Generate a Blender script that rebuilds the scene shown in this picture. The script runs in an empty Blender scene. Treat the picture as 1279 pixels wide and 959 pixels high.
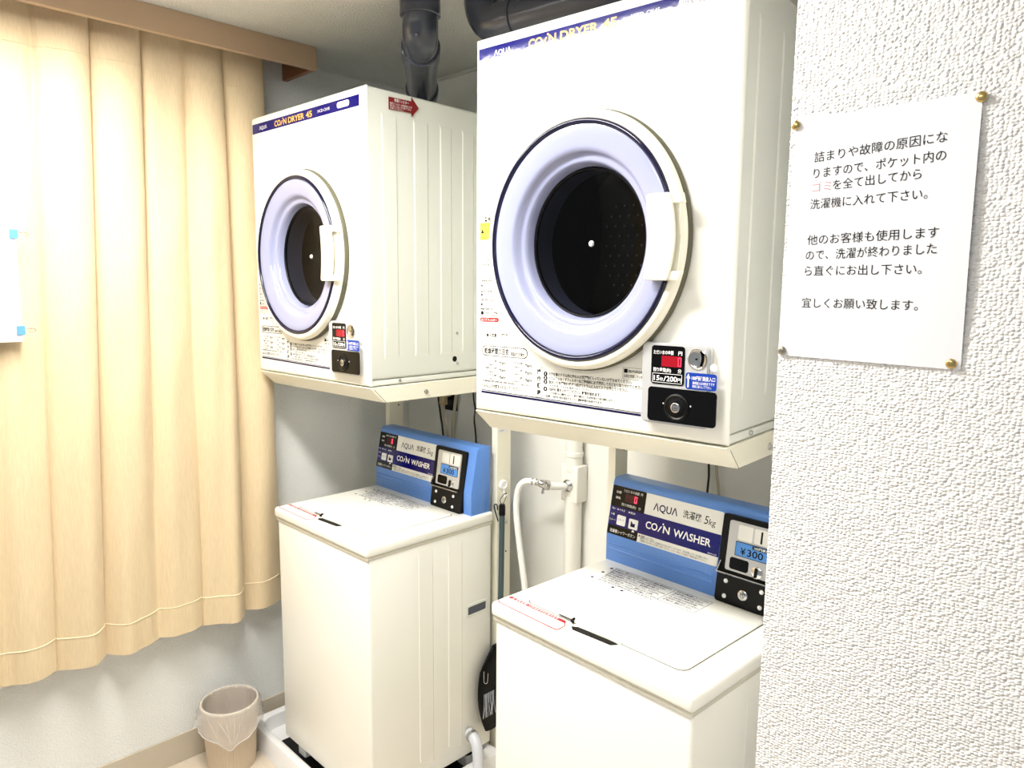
import bpy, bmesh, math, random
from mathutils import Matrix, Vector
random.seed(7)
C = bpy.context.scene.collection
PI = math.pi
sc = bpy.context.scene

# ------------------------------------------------------------------ camera
cam_data = bpy.data.cameras.new('camera')
cam = bpy.data.objects.new('camera', cam_data)
C.objects.link(cam)
sc.camera = cam
CAM = Vector((1.292, -1.159, 1.680))
YAW, PITCH, ROLL = math.radians(45.168), math.radians(-7.438), math.radians(0.486)
cam_data.sensor_fit = 'HORIZONTAL'
cam_data.sensor_width = 36.0
cam_data.lens = 914.54 / 1279 * 36.0
cam_data.clip_start = 0.02
fw = Vector((-math.sin(YAW) * math.cos(PITCH), math.cos(YAW) * math.cos(PITCH), math.sin(PITCH)))
rt = Vector((math.cos(YAW), math.sin(YAW), 0))
up = rt.cross(fw)
r2 = math.cos(ROLL) * rt + math.sin(ROLL) * up
u2 = -math.sin(ROLL) * rt + math.cos(ROLL) * up
cam.matrix_world = Matrix(((r2.x, u2.x, -fw.x, CAM.x), (r2.y, u2.y, -fw.y, CAM.y), (r2.z, u2.z, -fw.z, CAM.z), (0, 0, 0, 1)))

# ------------------------------------------------------------------ light and exposure
LAMP_STRENGTH = 76.0
FILL_STRENGTH = 29.0
WORLD_STRENGTH = 0.28
sc.view_settings.view_transform = 'Standard'
sc.view_settings.look = 'None'
sc.view_settings.gamma = 1.0
sc.view_settings.use_curve_mapping = False
sc.view_settings.exposure = 0.45
world = bpy.data.worlds.new('world')
sc.world = world
world.use_nodes = True
bgn = world.node_tree.nodes['Background']
bgn.inputs[0].default_value = (0.97, 0.985, 1.0, 1)
bgn.inputs[1].default_value = WORLD_STRENGTH

# ------------------------------------------------------------------ helpers
def lin(c):
    c = c / 255.0
    return c / 12.92 if c <= 0.04045 else ((c + 0.055) / 1.055) ** 2.4

def mat(name, rgb, rough=0.5, metal=0.0, spec=0.5, coat=0.0, emit=None, es=0.0, bump=None, noise=None):
    """Procedural principled material. rgb is sRGB 0-255. bump=(kind, scale, strength, distance)."""
    m = bpy.data.materials.new(name)
    m.use_nodes = True
    nt = m.node_tree
    b = nt.nodes['Principled BSDF']
    col = (lin(rgb[0]), lin(rgb[1]), lin(rgb[2]), 1)
    b.inputs['Base Color'].default_value = col
    b.inputs['Roughness'].default_value = rough
    b.inputs['Metallic'].default_value = metal
    b.inputs['Specular IOR Level'].default_value = spec
    b.inputs['Coat Weight'].default_value = coat
    b.inputs['Coat Roughness'].default_value = 0.05
    if emit:
        b.inputs['Emission Color'].default_value = (lin(emit[0]), lin(emit[1]), lin(emit[2]), 1)
        b.inputs['Emission Strength'].default_value = es
    tc = nt.nodes.new('ShaderNodeTexCoord')
    if noise:                                   # slight colour variation: (scale, amount)
        n = nt.nodes.new('ShaderNodeTexNoise'); n.inputs['Scale'].default_value = noise[0]
        n.inputs['Detail'].default_value = 4
        mx = nt.nodes.new('ShaderNodeMix'); mx.data_type = 'RGBA'; mx.blend_type = 'MIX'
        mx.inputs[6].default_value = col
        k = 1 - noise[1]
        mx.inputs[7].default_value = (col[0] * k, col[1] * k, col[2] * k, 1)
        nt.links.new(tc.outputs['Object'], n.inputs['Vector'])
        nt.links.new(n.outputs['Fac'], mx.inputs[0])
        nt.links.new(mx.outputs[2], b.inputs['Base Color'])
    if bump:
        kind, scale, strength, dist = bump
        mp = nt.nodes.new('ShaderNodeMapping')
        nt.links.new(tc.outputs['Object'], mp.inputs['Vector'])
        if isinstance(scale, tuple):
            mp.inputs['Scale'].default_value = scale
            s = 1.0
        else:
            s = scale
        if kind == 'noise':
            t = nt.nodes.new('ShaderNodeTexNoise'); t.inputs['Scale'].default_value = s; t.inputs['Detail'].default_value = 3
            out = t.outputs['Fac']
        elif kind == 'voronoi':
            t = nt.nodes.new('ShaderNodeTexVoronoi'); t.inputs['Scale'].default_value = s; t.inputs['Randomness'].default_value = 0.55
            out = t.outputs['Distance']
        else:
            t = nt.nodes.new('ShaderNodeTexWave'); t.inputs['Scale'].default_value = s; t.inputs['Distortion'].default_value = 0.4
            t.bands_direction = 'X'
            out = t.outputs['Fac']
        nt.links.new(mp.outputs['Vector'], t.inputs['Vector'])
        bp = nt.nodes.new('ShaderNodeBump'); bp.inputs['Strength'].default_value = strength; bp.inputs['Distance'].default_value = dist
        nt.links.new(out, bp.inputs['Height'])
        nt.links.new(bp.outputs['Normal'], b.inputs['Normal'])
    return m

def film(name, tint, gloss_rough=0.05, haze=0.0, hazecol=(1, 1, 1), ior=1.45):
    """Thin see-through sheet: tinted transparency with a Fresnel reflection and a little haze."""
    m = bpy.data.materials.new(name); m.use_nodes = True
    nt = m.node_tree; nt.nodes.clear()
    o = nt.nodes.new('ShaderNodeOutputMaterial')
    tr = nt.nodes.new('ShaderNodeBsdfTransparent'); tr.inputs[0].default_value = (*tint, 1)
    gl = nt.nodes.new('ShaderNodeBsdfGlossy'); gl.inputs['Roughness'].default_value = gloss_rough
    df = nt.nodes.new('ShaderNodeBsdfDiffuse'); df.inputs[0].default_value = (*hazecol, 1)
    lw = nt.nodes.new('ShaderNodeLayerWeight'); lw.inputs[0].default_value = 0.5
    pw = nt.nodes.new('ShaderNodeMath'); pw.operation = 'POWER'; pw.inputs[1].default_value = 5.0
    fr = nt.nodes.new('ShaderNodeMath'); fr.operation = 'MULTIPLY_ADD'
    r0 = ((ior - 1) / (ior + 1)) ** 2
    fr.inputs[1].default_value = (1 - r0) * 0.55; fr.inputs[2].default_value = r0
    nt.links.new(lw.outputs['Facing'], pw.inputs[0]); nt.links.new(pw.outputs[0], fr.inputs[0])
    m1 = nt.nodes.new('ShaderNodeMixShader'); m1.inputs[0].default_value = haze
    m2 = nt.nodes.new('ShaderNodeMixShader')
    nt.links.new(tr.outputs[0], m1.inputs[1]); nt.links.new(df.outputs[0], m1.inputs[2])
    nt.links.new(fr.outputs[0], m2.inputs[0]); nt.links.new(m1.outputs[0], m2.inputs[1]); nt.links.new(gl.outputs[0], m2.inputs[2])
    nt.links.new(m2.outputs[0], o.inputs[0])
    return m

_fc = [None]
def text_mesh(s, bold=0.0, shear=0.0, spacing=1.0):
    cu = bpy.data.curves.new('t', 'FONT')
    cu.body = s; cu.size = 1.0; cu.offset = bold; cu.shear = shear; cu.space_character = spacing
    cu.resolution_u = 3
    cu.fill_mode = 'FRONT'
    ob = bpy.data.objects.new('t', cu)
    C.objects.link(ob)
    dg = bpy.context.evaluated_depsgraph_get(); dg.update()
    me = bpy.data.meshes.new_from_object(ob.evaluated_get(dg))
    bpy.data.objects.remove(ob); bpy.data.curves.remove(cu)
    return me

def plane(o, u, v):
    u = Vector(u).normalized(); v = Vector(v).normalized(); n = u.cross(v)
    return Matrix(((u.x, v.x, n.x, o[0]), (u.y, v.y, n.y, o[1]), (u.z, v.z, n.z, o[2]), (0, 0, 0, 1)))

class MB:
    def __init__(self, M=None):
        self.bm = bmesh.new(); self.M = M or Matrix(); self.mi = 0
    def _add(self, tmp):
        for f in tmp.faces: f.material_index = self.mi
        me = bpy.data.meshes.new('x'); tmp.to_mesh(me); tmp.free()
        me.transform(self.M); self.bm.from_mesh(me); bpy.data.meshes.remove(me)
        return self
    def box(self, x0, x1, y0, y1, z0, z1, bevel=0.0, seg=2):
        t = bmesh.new()
        bmesh.ops.create_cube(t, size=1)
        for v in t.verts:
            v.co = Vector(((x0 + x1) / 2 + v.co.x * (x1 - x0), (y0 + y1) / 2 + v.co.y * (y1 - y0), (z0 + z1) / 2 + v.co.z * (z1 - z0)))
        if bevel > 0:
            bmesh.ops.bevel(t, geom=t.edges[:], offset=bevel, segments=seg, profile=0.5, affect='EDGES')
        return self._add(t)
    def prism(self, pts, w0, w1, bevel=0.0, seg=2):
        """2D outline (a,b) in the local XY plane of self.M, extruded along local Z from w0 to w1."""
        t = bmesh.new()
        lo = [t.verts.new((p[0], p[1], w0)) for p in pts]; hi = [t.verts.new((p[0], p[1], w1)) for p in pts]
        n = len(pts)
        t.faces.new(list(reversed(lo))); t.faces.new(hi)
        for i in range(n): t.faces.new((lo[i], lo[(i + 1) % n], hi[(i + 1) % n], hi[i]))
        bmesh.ops.recalc_face_normals(t, faces=t.faces[:])
        if bevel > 0: bmesh.ops.bevel(t, geom=t.edges[:], offset=bevel, segments=seg, profile=0.5, affect='EDGES')
        return self._add(t)
    def lathe(self, prof, cx, cy, n=64, close=False, arc=None):
        """Profile (r, w) spun about the local Z axis of self.M at (cx, cy); arc=(from, to) leaves a gap."""
        t = bmesh.new(); rings = []
        a0, a1 = arc or (0.0, 2 * PI)
        m = n + 1 if arc else n
        for r, w in prof:
            if r <= 1e-6: rings.append([t.verts.new((cx, cy, w))])
            else: rings.append([t.verts.new((cx + r * math.cos(a0 + (a1 - a0) * k / n), cy + r * math.sin(a0 + (a1 - a0) * k / n), w)) for k in range(m)])
        pr = list(zip(rings, rings[1:]))
        if close: pr.append((rings[-1], rings[0]))
        for a, b in pr:
            if len(a) == 1 and len(b) == 1: continue
            for k in range(n):
                k2 = (k + 1) % m
                if len(a) == 1: t.faces.new((a[0], b[k], b[k2]))
                elif len(b) == 1: t.faces.new((a[k], a[k2], b[0]))
                else: t.faces.new((a[k], a[k2], b[k2], b[k]))
        if arc:
            for k in (0, n): t.faces.new([rg[k] for rg in rings])
        bmesh.ops.recalc_face_normals(t, faces=t.faces[:])
        return self._add(t)
    def loft(self, loops, cap0=True, cap1=True, closed=True):
        t = bmesh.new(); L = [[t.verts.new(p) for p in lp] for lp in loops]
        n = len(L[0])
        for a, b in zip(L, L[1:]):
            for i in range(n if closed else n - 1):
                t.faces.new((a[i], a[(i + 1) % n], b[(i + 1) % n], b[i]))
        if cap0: t.faces.new(list(reversed(L[0])))
        if cap1: t.faces.new(L[-1])
        bmesh.ops.recalc_face_normals(t, faces=t.faces[:])
        return self._add(t)
    def tube(self, pts, r, n=12, smooth=6, caps=True):
        """Round bar through pts (Catmull-Rom); r is a number or one radius per point."""
        P = [Vector(p) for p in pts]
        R = r if isinstance(r, (list, tuple)) else [r] * len(P)
        Q, RR = [], []
        if smooth > 1 and len(P) > 2:
            E = [2 * P[0] - P[1]] + P + [2 * P[-1] - P[-2]]
            for i in range(len(P) - 1):
                p0, p1, p2, p3 = E[i:i + 4]
                for k in range(smooth):
                    s = k / smooth
                    Q.append(0.5 * (2 * p1 + (p2 - p0) * s + (2 * p0 - 5 * p1 + 4 * p2 - p3) * s * s + (3 * p1 - p0 - 3 * p2 + p3) * s ** 3))
                    RR.append(R[i] * (1 - s) + R[i + 1] * s)
            Q.append(P[-1]); RR.append(R[-1])
        else: Q, RR = P, R
        loops = []; prev = None
        for i, q in enumerate(Q):
            d = (Q[min(i + 1, len(Q) - 1)] - Q[max(i - 1, 0)]).normalized()
            if prev is None:
                a = d.orthogonal().normalized()
            else:
                a = (prev - d * prev.dot(d)).normalized()
            prev = a; b = d.cross(a)
            loops.append([q + (a * math.cos(2 * PI * k / n) + b * math.sin(2 * PI * k / n)) * RR[i] for k in range(n)])
        return self.loft(loops, caps, caps)
    def cyl(self, p0, p1, r0, r1=None, n=24):
        return self.tube([p0, p1], [r0, r1 if r1 is not None else r0], n=n, smooth=1)
    def rrect(self, x0, x1, y0, y1, r, w0, w1, n=5):
        return self.prism(rr(x0, x1, y0, y1, r, n), w0, w1)
    def text(self, s, u, v, h, w=None, bold=0.0, shear=0.0, align='L', lift=0.0, spacing=1.0, rot=0.0):
        """Writing on the local XY plane of self.M: baseline start (u, v), em height h, overall width w."""
        me = text_mesh(s, bold, shear, spacing)
        if not me.vertices:
            bpy.data.meshes.remove(me); return self
        xs = [p.co.x for p in me.vertices]; x0, x1 = min(xs), max(xs)
        sx = (w / max(x1 - x0, 1e-6)) if w else h
        off = u - x0 * sx
        if align == 'C': off = u - (x0 + x1) / 2 * sx
        if align == 'R': off = u - x1 * sx
        for p in me.vertices:
            X, Y = p.co.x * sx + (off - u), p.co.y * h
            p.co = Vector((u + X * math.cos(rot) - Y * math.sin(rot), v + X * math.sin(rot) + Y * math.cos(rot), lift))
        t = bmesh.new(); t.from_mesh(me); bpy.data.meshes.remove(me)
        return self._add(t)
    def cut(self, name, mats, parent=None):
        M = self.M; o = self.build(name, mats, parent); self.__init__(M); return o
    def build(self, name, mats, parent=None, ang=35, edge_sharp=False):
        me = bpy.data.meshes.new(name); 
        bmesh.ops.remove_doubles(self.bm, verts=self.bm.verts[:], dist=1e-6)
        self.bm.to_mesh(me); self.bm.free()
        for m in (mats if isinstance(mats, (list, tuple)) else [mats]): me.materials.append(m)
        me.shade_smooth(); me.set_sharp_from_angle(angle=math.radians(ang))
        if edge_sharp:
            cnt = {}
            for p in me.polygons:
                for e in p.edge_keys: cnt[e] = cnt.get(e, 0) + 1
            for e in me.edges:
                if cnt.get(e.key, 0) == 1: e.use_edge_sharp = True
        o = bpy.data.objects.new(name, me); C.objects.link(o)
        if parent: o.parent = parent
        return o

def rr(x0, x1, y0, y1, r, n=5):
    P = []
    for cx, cy, a in ((x1 - r, y1 - r, 0), (x0 + r, y1 - r, 90), (x0 + r, y0 + r, 180), (x1 - r, y0 + r, 270)):
        for k in range(n + 1):
            t = math.radians(a + 90 * k / n); P.append((cx + r * math.cos(t), cy + r * math.sin(t)))
    return P

def tag(o, label, cat, group=None, kind=None):
    o['label'] = label; o['category'] = cat
    if group: o['group'] = group
    if kind: o['kind'] = kind
    return o
def empty(name, loc, rz=0.0):
    o = bpy.data.objects.new(name, None); C.objects.link(o)
    o.location = loc; o.rotation_euler = (0, 0, rz); o.empty_display_size = 0.05
    return o
def struct(o):
    o['kind'] = 'structure'; return o
def copy_tree(o, parent=None):
    c = o.copy(); C.objects.link(c); c.parent = parent
    for ch in list(o.children): copy_tree(ch, c)
    return c

FRONT = lambda y=0.0: plane((0, y, 0), (1, 0, 0), (0, 0, 1))       # (x, z) outline, normal -y
SIDE = lambda x: plane((x, 0, 0), (0, 1, 0), (0, 0, 1))            # (y, z) outline, normal +x
TOP = lambda z: plane((0, 0, z), (1, 0, 0), (0, 1, 0))

# ------------------------------------------------------------------ materials
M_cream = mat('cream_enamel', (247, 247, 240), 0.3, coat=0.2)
M_creamshade = mat('cream_enamel_shaded', (228, 231, 223), 0.32, coat=0.2)  # darker copy of the cream enamel, shade on the sides put into the colour
M_covershade = mat('cover_shade_grey', (206, 204, 190), 0.4)  # grey for the painted shade under the washer cover
M_ring = mat('cream_plastic', (245, 242, 226), 0.35)
M_stand = mat('ivory_painted_steel', (243, 240, 222), 0.4)
M_navy = mat('navy_banner', (2, 3, 104), 0.07, bump=('noise', 16, 0.12, 0.004))
M_trim = mat('navy_trim', (8, 9, 46), 0.12)
M_lav = mat('lavender_plastic', (152, 157, 188), 0.14, coat=0.5)
M_grey = mat('grey_collar', (84, 86, 98), 0.35)
M_black = mat('black_plastic', (2, 2, 3), 0.4, spec=0.25)
M_blackg = mat('black_gloss', (1, 1, 2), 0.15, spec=0.3)
M_drum = mat('dark_drum', (5, 6, 14), 0.45, spec=0.2)
M_dot = mat('drum_hole_edge', (150, 150, 160), 0.3, metal=0.6)
M_gold = mat('gold_print', (255, 190, 80), 0.4)
M_white = mat('white_print', (250, 250, 250), 0.4)
M_ink = mat('black_print', (8, 8, 10), 0.7, spec=0.2)
M_inknavy = mat('navy_print', (8, 9, 62), 0.6, spec=0.2)
M_red = mat('red_print', (168, 10, 18), 0.5)
M_darkred = mat('dark_red_sticker', (126, 4, 14), 0.45)
M_yellow = mat('yellow_sticker', (250, 226, 60), 0.5)
M_chrome = mat('chrome', (205, 205, 205), 0.14, metal=1.0)
M_silver = mat('silver_plastic', (206, 207, 208), 0.3, metal=0.35)
M_led = mat('red_led', (120, 0, 20), 0.3, emit=(255, 60, 90), es=2.2)
M_ledwin = mat('red_led_window', (95, 2, 16), 0.25, emit=(190, 0, 28), es=0.55)
M_ledoff = mat('dark_red_window', (62, 6, 14), 0.25)
M_sign = mat('blue_sticker', (8, 56, 156), 0.45, spec=0.3)
M_blue = mat('blue_panel', (92, 140, 216), 0.32)
M_offwhite = mat('label_white', (236, 236, 232), 0.4)
M_greyink = mat('grey_print', (120, 122, 130), 0.5)
M_olive = mat('olive_shade_and_joint', (88, 86, 66), 0.6)  # olive for painted shade round the door and for dark joints
M_pvc = mat('grey_pvc', (62, 66, 78), 0.2, coat=0.15)
M_paper = mat('paper', (248, 249, 255), 0.7)
M_pin = mat('brass', (205, 180, 120), 0.25, metal=1.0)
M_pinsteel = mat('steel_pin', (175, 170, 155), 0.3, metal=1.0)
M_wood = mat('pelmet_laminate', (184, 158, 130), 0.45, noise=(9, 0.08))
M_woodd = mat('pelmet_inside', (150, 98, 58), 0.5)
M_bin = mat('ribbed_beige_plastic', (200, 182, 158), 0.5)
M_pipew = mat('white_pipe', (240, 238, 230), 0.35)
M_hose = mat('white_hose', (238, 238, 234), 0.35)
M_hosegrey = mat('pale_grey_hose', (214, 218, 226), 0.3)
M_clip = mat('light_blue_clip', (92, 150, 210), 0.3)
M_thread = mat('pale_thread', (244, 232, 200), 0.8)
M_pole = mat('slate_green_pole', (62, 80, 84), 0.4)
M_cable = mat('black_cable', (18, 18, 18), 0.5)
M_cablew = mat('beige_cable', (196, 188, 166), 0.5)
M_outlet = mat('beige_plug', (188, 170, 130), 0.5)
M_pan = mat('white_pan', (238, 238, 238), 0.25, coat=0.3)
M_glass = film('door_glass', (0.42, 0.44, 0.50), 0.02, 0.0, ior=1.3)
M_liner = film('clear_bag', (0.97, 0.96, 0.95), 0.10, 0.20, (0.95, 0.93, 0.9), ior=1.5)
M_film = film('bag_fold_highlight', (0.97, 0.96, 0.95), 0.1, 0.55, (0.97, 0.96, 0.94), ior=1.5)
M_lamp = mat('lamp_tube', (255, 255, 255), 0.5, emit=(255, 251, 244), es=LAMP_STRENGTH)
M_filllamp = mat('fill_lamp_diffuser', (255, 255, 255), 0.5, emit=(255, 251, 244), es=FILL_STRENGTH)
M_lampbody = mat('lamp_body', (240, 240, 240), 0.5)

M_wallL = mat('left_wallpaper', (234, 236, 234), 0.85, bump=('noise', 190, 0.9, 0.005))
M_wallB = mat('back_wallpaper', (238, 238, 232), 0.85, bump=('noise', 260, 0.35, 0.002))
M_ceil = mat('ceiling_paper', (226, 227, 222), 0.9, bump=('noise', 150, 1.0, 0.012))
M_base = mat('vinyl_baseboard', (196, 186, 168), 0.5, noise=(30, 0.06))

def wall_weave():
    m = mat('woven_wallpaper', (250, 250, 250), 0.85, spec=0.2)
    nt = m.node_tree; b = nt.nodes['Principled BSDF']
    tc = nt.nodes.new('ShaderNodeTexCoord'); mp = nt.nodes.new('ShaderNodeMapping')
    mp.inputs['Scale'].default_value = (1.0, 1.0, 1.3)
    nt.links.new(tc.outputs['Object'], mp.inputs['Vector'])
    v = nt.nodes.new('ShaderNodeTexVoronoi'); v.inputs['Scale'].default_value = 215; v.inputs['Randomness'].default_value = 0.6
    nt.links.new(mp.outputs[0], v.inputs['Vector'])
    n2 = nt.nodes.new('ShaderNodeTexNoise'); n2.inputs['Scale'].default_value = 90
    nt.links.new(mp.outputs[0], n2.inputs['Vector'])
    mt = nt.nodes.new('ShaderNodeMath'); mt.operation = 'MULTIPLY_ADD'; mt.inputs[1].default_value = 0.6
    nt.links.new(n2.outputs['Fac'], mt.inputs[0]); nt.links.new(v.outputs['Distance'], mt.inputs[2])
    bp = nt.nodes.new('ShaderNodeBump'); bp.invert = True
    bp.inputs['Strength'].default_value = 1.0; bp.inputs['Distance'].default_value = 0.0035
    nt.links.new(mt.outputs[0], bp.inputs['Height']); nt.links.new(bp.outputs[0], b.inputs['Normal'])
    return m
M_weave = wall_weave()

def floor_mat():
    m = mat('beige_floor_tile', (222, 208, 188), 0.4)
    nt = m.node_tree; b = nt.nodes['Principled BSDF']
    tc = nt.nodes.new('ShaderNodeTexCoord')
    br = nt.nodes.new('ShaderNodeTexBrick')
    br.offset = 0.0; br.inputs['Scale'].default_value = 1.0
    br.inputs['Brick Width'].default_value = 0.45; br.inputs['Row Height'].default_value = 0.45
    br.inputs['Mortar Size'].default_value = 0.0016; br.inputs['Mortar Smooth'].default_value = 0.1
    br.inputs['Color1'].default_value = (lin(224), lin(211), lin(192), 1)
    br.inputs['Color2'].default_value = (lin(220), lin(206), lin(186), 1)
    br.inputs['Mortar'].default_value = (lin(120), lin(100), lin(80), 1)
    mp = nt.nodes.new('ShaderNodeMapping'); mp.inputs['Location'].default_value = (0.21, 0.13, 0)
    nz = nt.nodes.new('ShaderNodeTexNoise'); nz.inputs['Scale'].default_value = 160
    mx = nt.nodes.new('ShaderNodeMix'); mx.data_type = 'RGBA'; mx.blend_type = 'MULTIPLY'; mx.inputs[0].default_value = 0.25
    nt.links.new(tc.outputs['Object'], mp.inputs[0]); nt.links.new(mp.outputs[0], br.inputs['Vector'])
    nt.links.new(tc.outputs['Object'], nz.inputs['Vector'])
    nt.links.new(br.outputs['Color'], mx.inputs[6]); nt.links.new(nz.outputs['Color'], mx.inputs[7])
    nt.links.new(mx.outputs[2], b.inputs['Base Color'])
    return m
M_floor = floor_mat()

def curtain_mat():
    m = mat('beige_curtain', (228, 208, 168), 0.85, spec=0.2)
    nt = m.node_tree; b = nt.nodes['Principled BSDF']
    b.inputs['Sheen Weight'].default_value = 0.25
    tc = nt.nodes.new('ShaderNodeTexCoord'); mp = nt.nodes.new('ShaderNodeMapping')
    mp.inputs['Scale'].default_value = (260, 260, 26)
    n = nt.nodes.new('ShaderNodeTexNoise'); n.inputs['Scale'].default_value = 1.0; n.inputs['Detail'].default_value = 2
    nt.links.new(tc.outputs['Object'], mp.inputs[0]); nt.links.new(mp.outputs[0], n.inputs['Vector'])
    mx = nt.nodes.new('ShaderNodeMix'); mx.data_type = 'RGBA'
    mx.inputs[6].default_value = (lin(202), lin(182), lin(146), 1); mx.inputs[7].default_value = (lin(222), lin(204), lin(170), 1)
    nt.links.new(n.outputs['Fac'], mx.inputs[0]); nt.links.new(mx.outputs[2], b.inputs['Base Color'])
    bp = nt.nodes.new('ShaderNodeBump'); bp.inputs['Strength'].default_value = 0.12; bp.inputs['Distance'].default_value = 0.002
    nt.links.new(n.outputs['Fac'], bp.inputs['Height']); nt.links.new(bp.outputs[0], b.inputs['Normal'])
    return m
M_curtain = curtain_mat()

# ------------------------------------------------------------------ room
XL, YB, ZC = -1.2435, 0.73, 2.486          # left wall, back wall, ceiling
XW, YW = 0.8535, -0.228                    # free end and face of the near wall on the right
b = MB(); b.box(XL - 0.12, 2.6, -2.6, YB + 0.12, -0.1, 0.0); struct(b.build('floor', M_floor))
b = MB(); b.box(XL - 0.12, 2.6, -2.6, YB + 0.12, ZC, ZC + 0.1); struct(b.build('ceiling', M_ceil))
b = MB(); b.box(XL - 0.12, XL, -2.6, YB, 0, ZC); struct(b.build('wall_left', M_wallL))
b = MB(); b.box(XL - 0.12, XW + 0.02, YB, YB + 0.12, 0, ZC); struct(b.build('wall_back', M_wallB))
b = MB(); b.box(XW, 2.6, YW, YB + 0.12, 0, ZC, 0.003, 2); struct(b.build('wall_right', M_weave))
b = MB(); b.box(XL, XL + 0.007, -2.6, YB, 0, 0.105, 0.002, 1); struct(b.build('baseboard_left', M_base))
# thin plastic bead where ceiling and walls meet
b = MB(); b.box(XL, XL + 0.008, -2.6, YB, ZC - 0.008, ZC); struct(b.build('trim_1', M_ceil))
b = MB(); b.box(XL, XW, YB - 0.010, YB, ZC - 0.014, ZC, 0.003, 1); struct(b.build('trim_2', M_ceil))

# ceiling lamp in front of the dryers (just above the frame)
def ceiling_lamp(x, y, rz, L, label, m):
    t = empty('ceiling_light', (x, y, ZC), rz); tag(t, label, 'light', 'ceiling lights')
    h = MB(); h.box(-L, L, -0.080, 0.080, -0.0715, 0.0, 0.003, 1); h.build('housing', M_lampbody, t)
    u = MB(); u.box(-L + 0.012, L - 0.012, -0.073, 0.073, -0.0735, -0.0712); u.build('diffuser', m, t)
    return t
ceiling_lamp(-0.20, -0.668, math.radians(6.6), 0.63, 'white ceiling light with a long diffuser in front of the dryers', M_lamp)
ceiling_lamp(0.45, -2.0, 0.0, 0.55, 'added fill light with a long diffuser, unseen in the middle of the room', M_filllamp)  # extra fill light, added out of view to brighten walls and fronts

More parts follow.
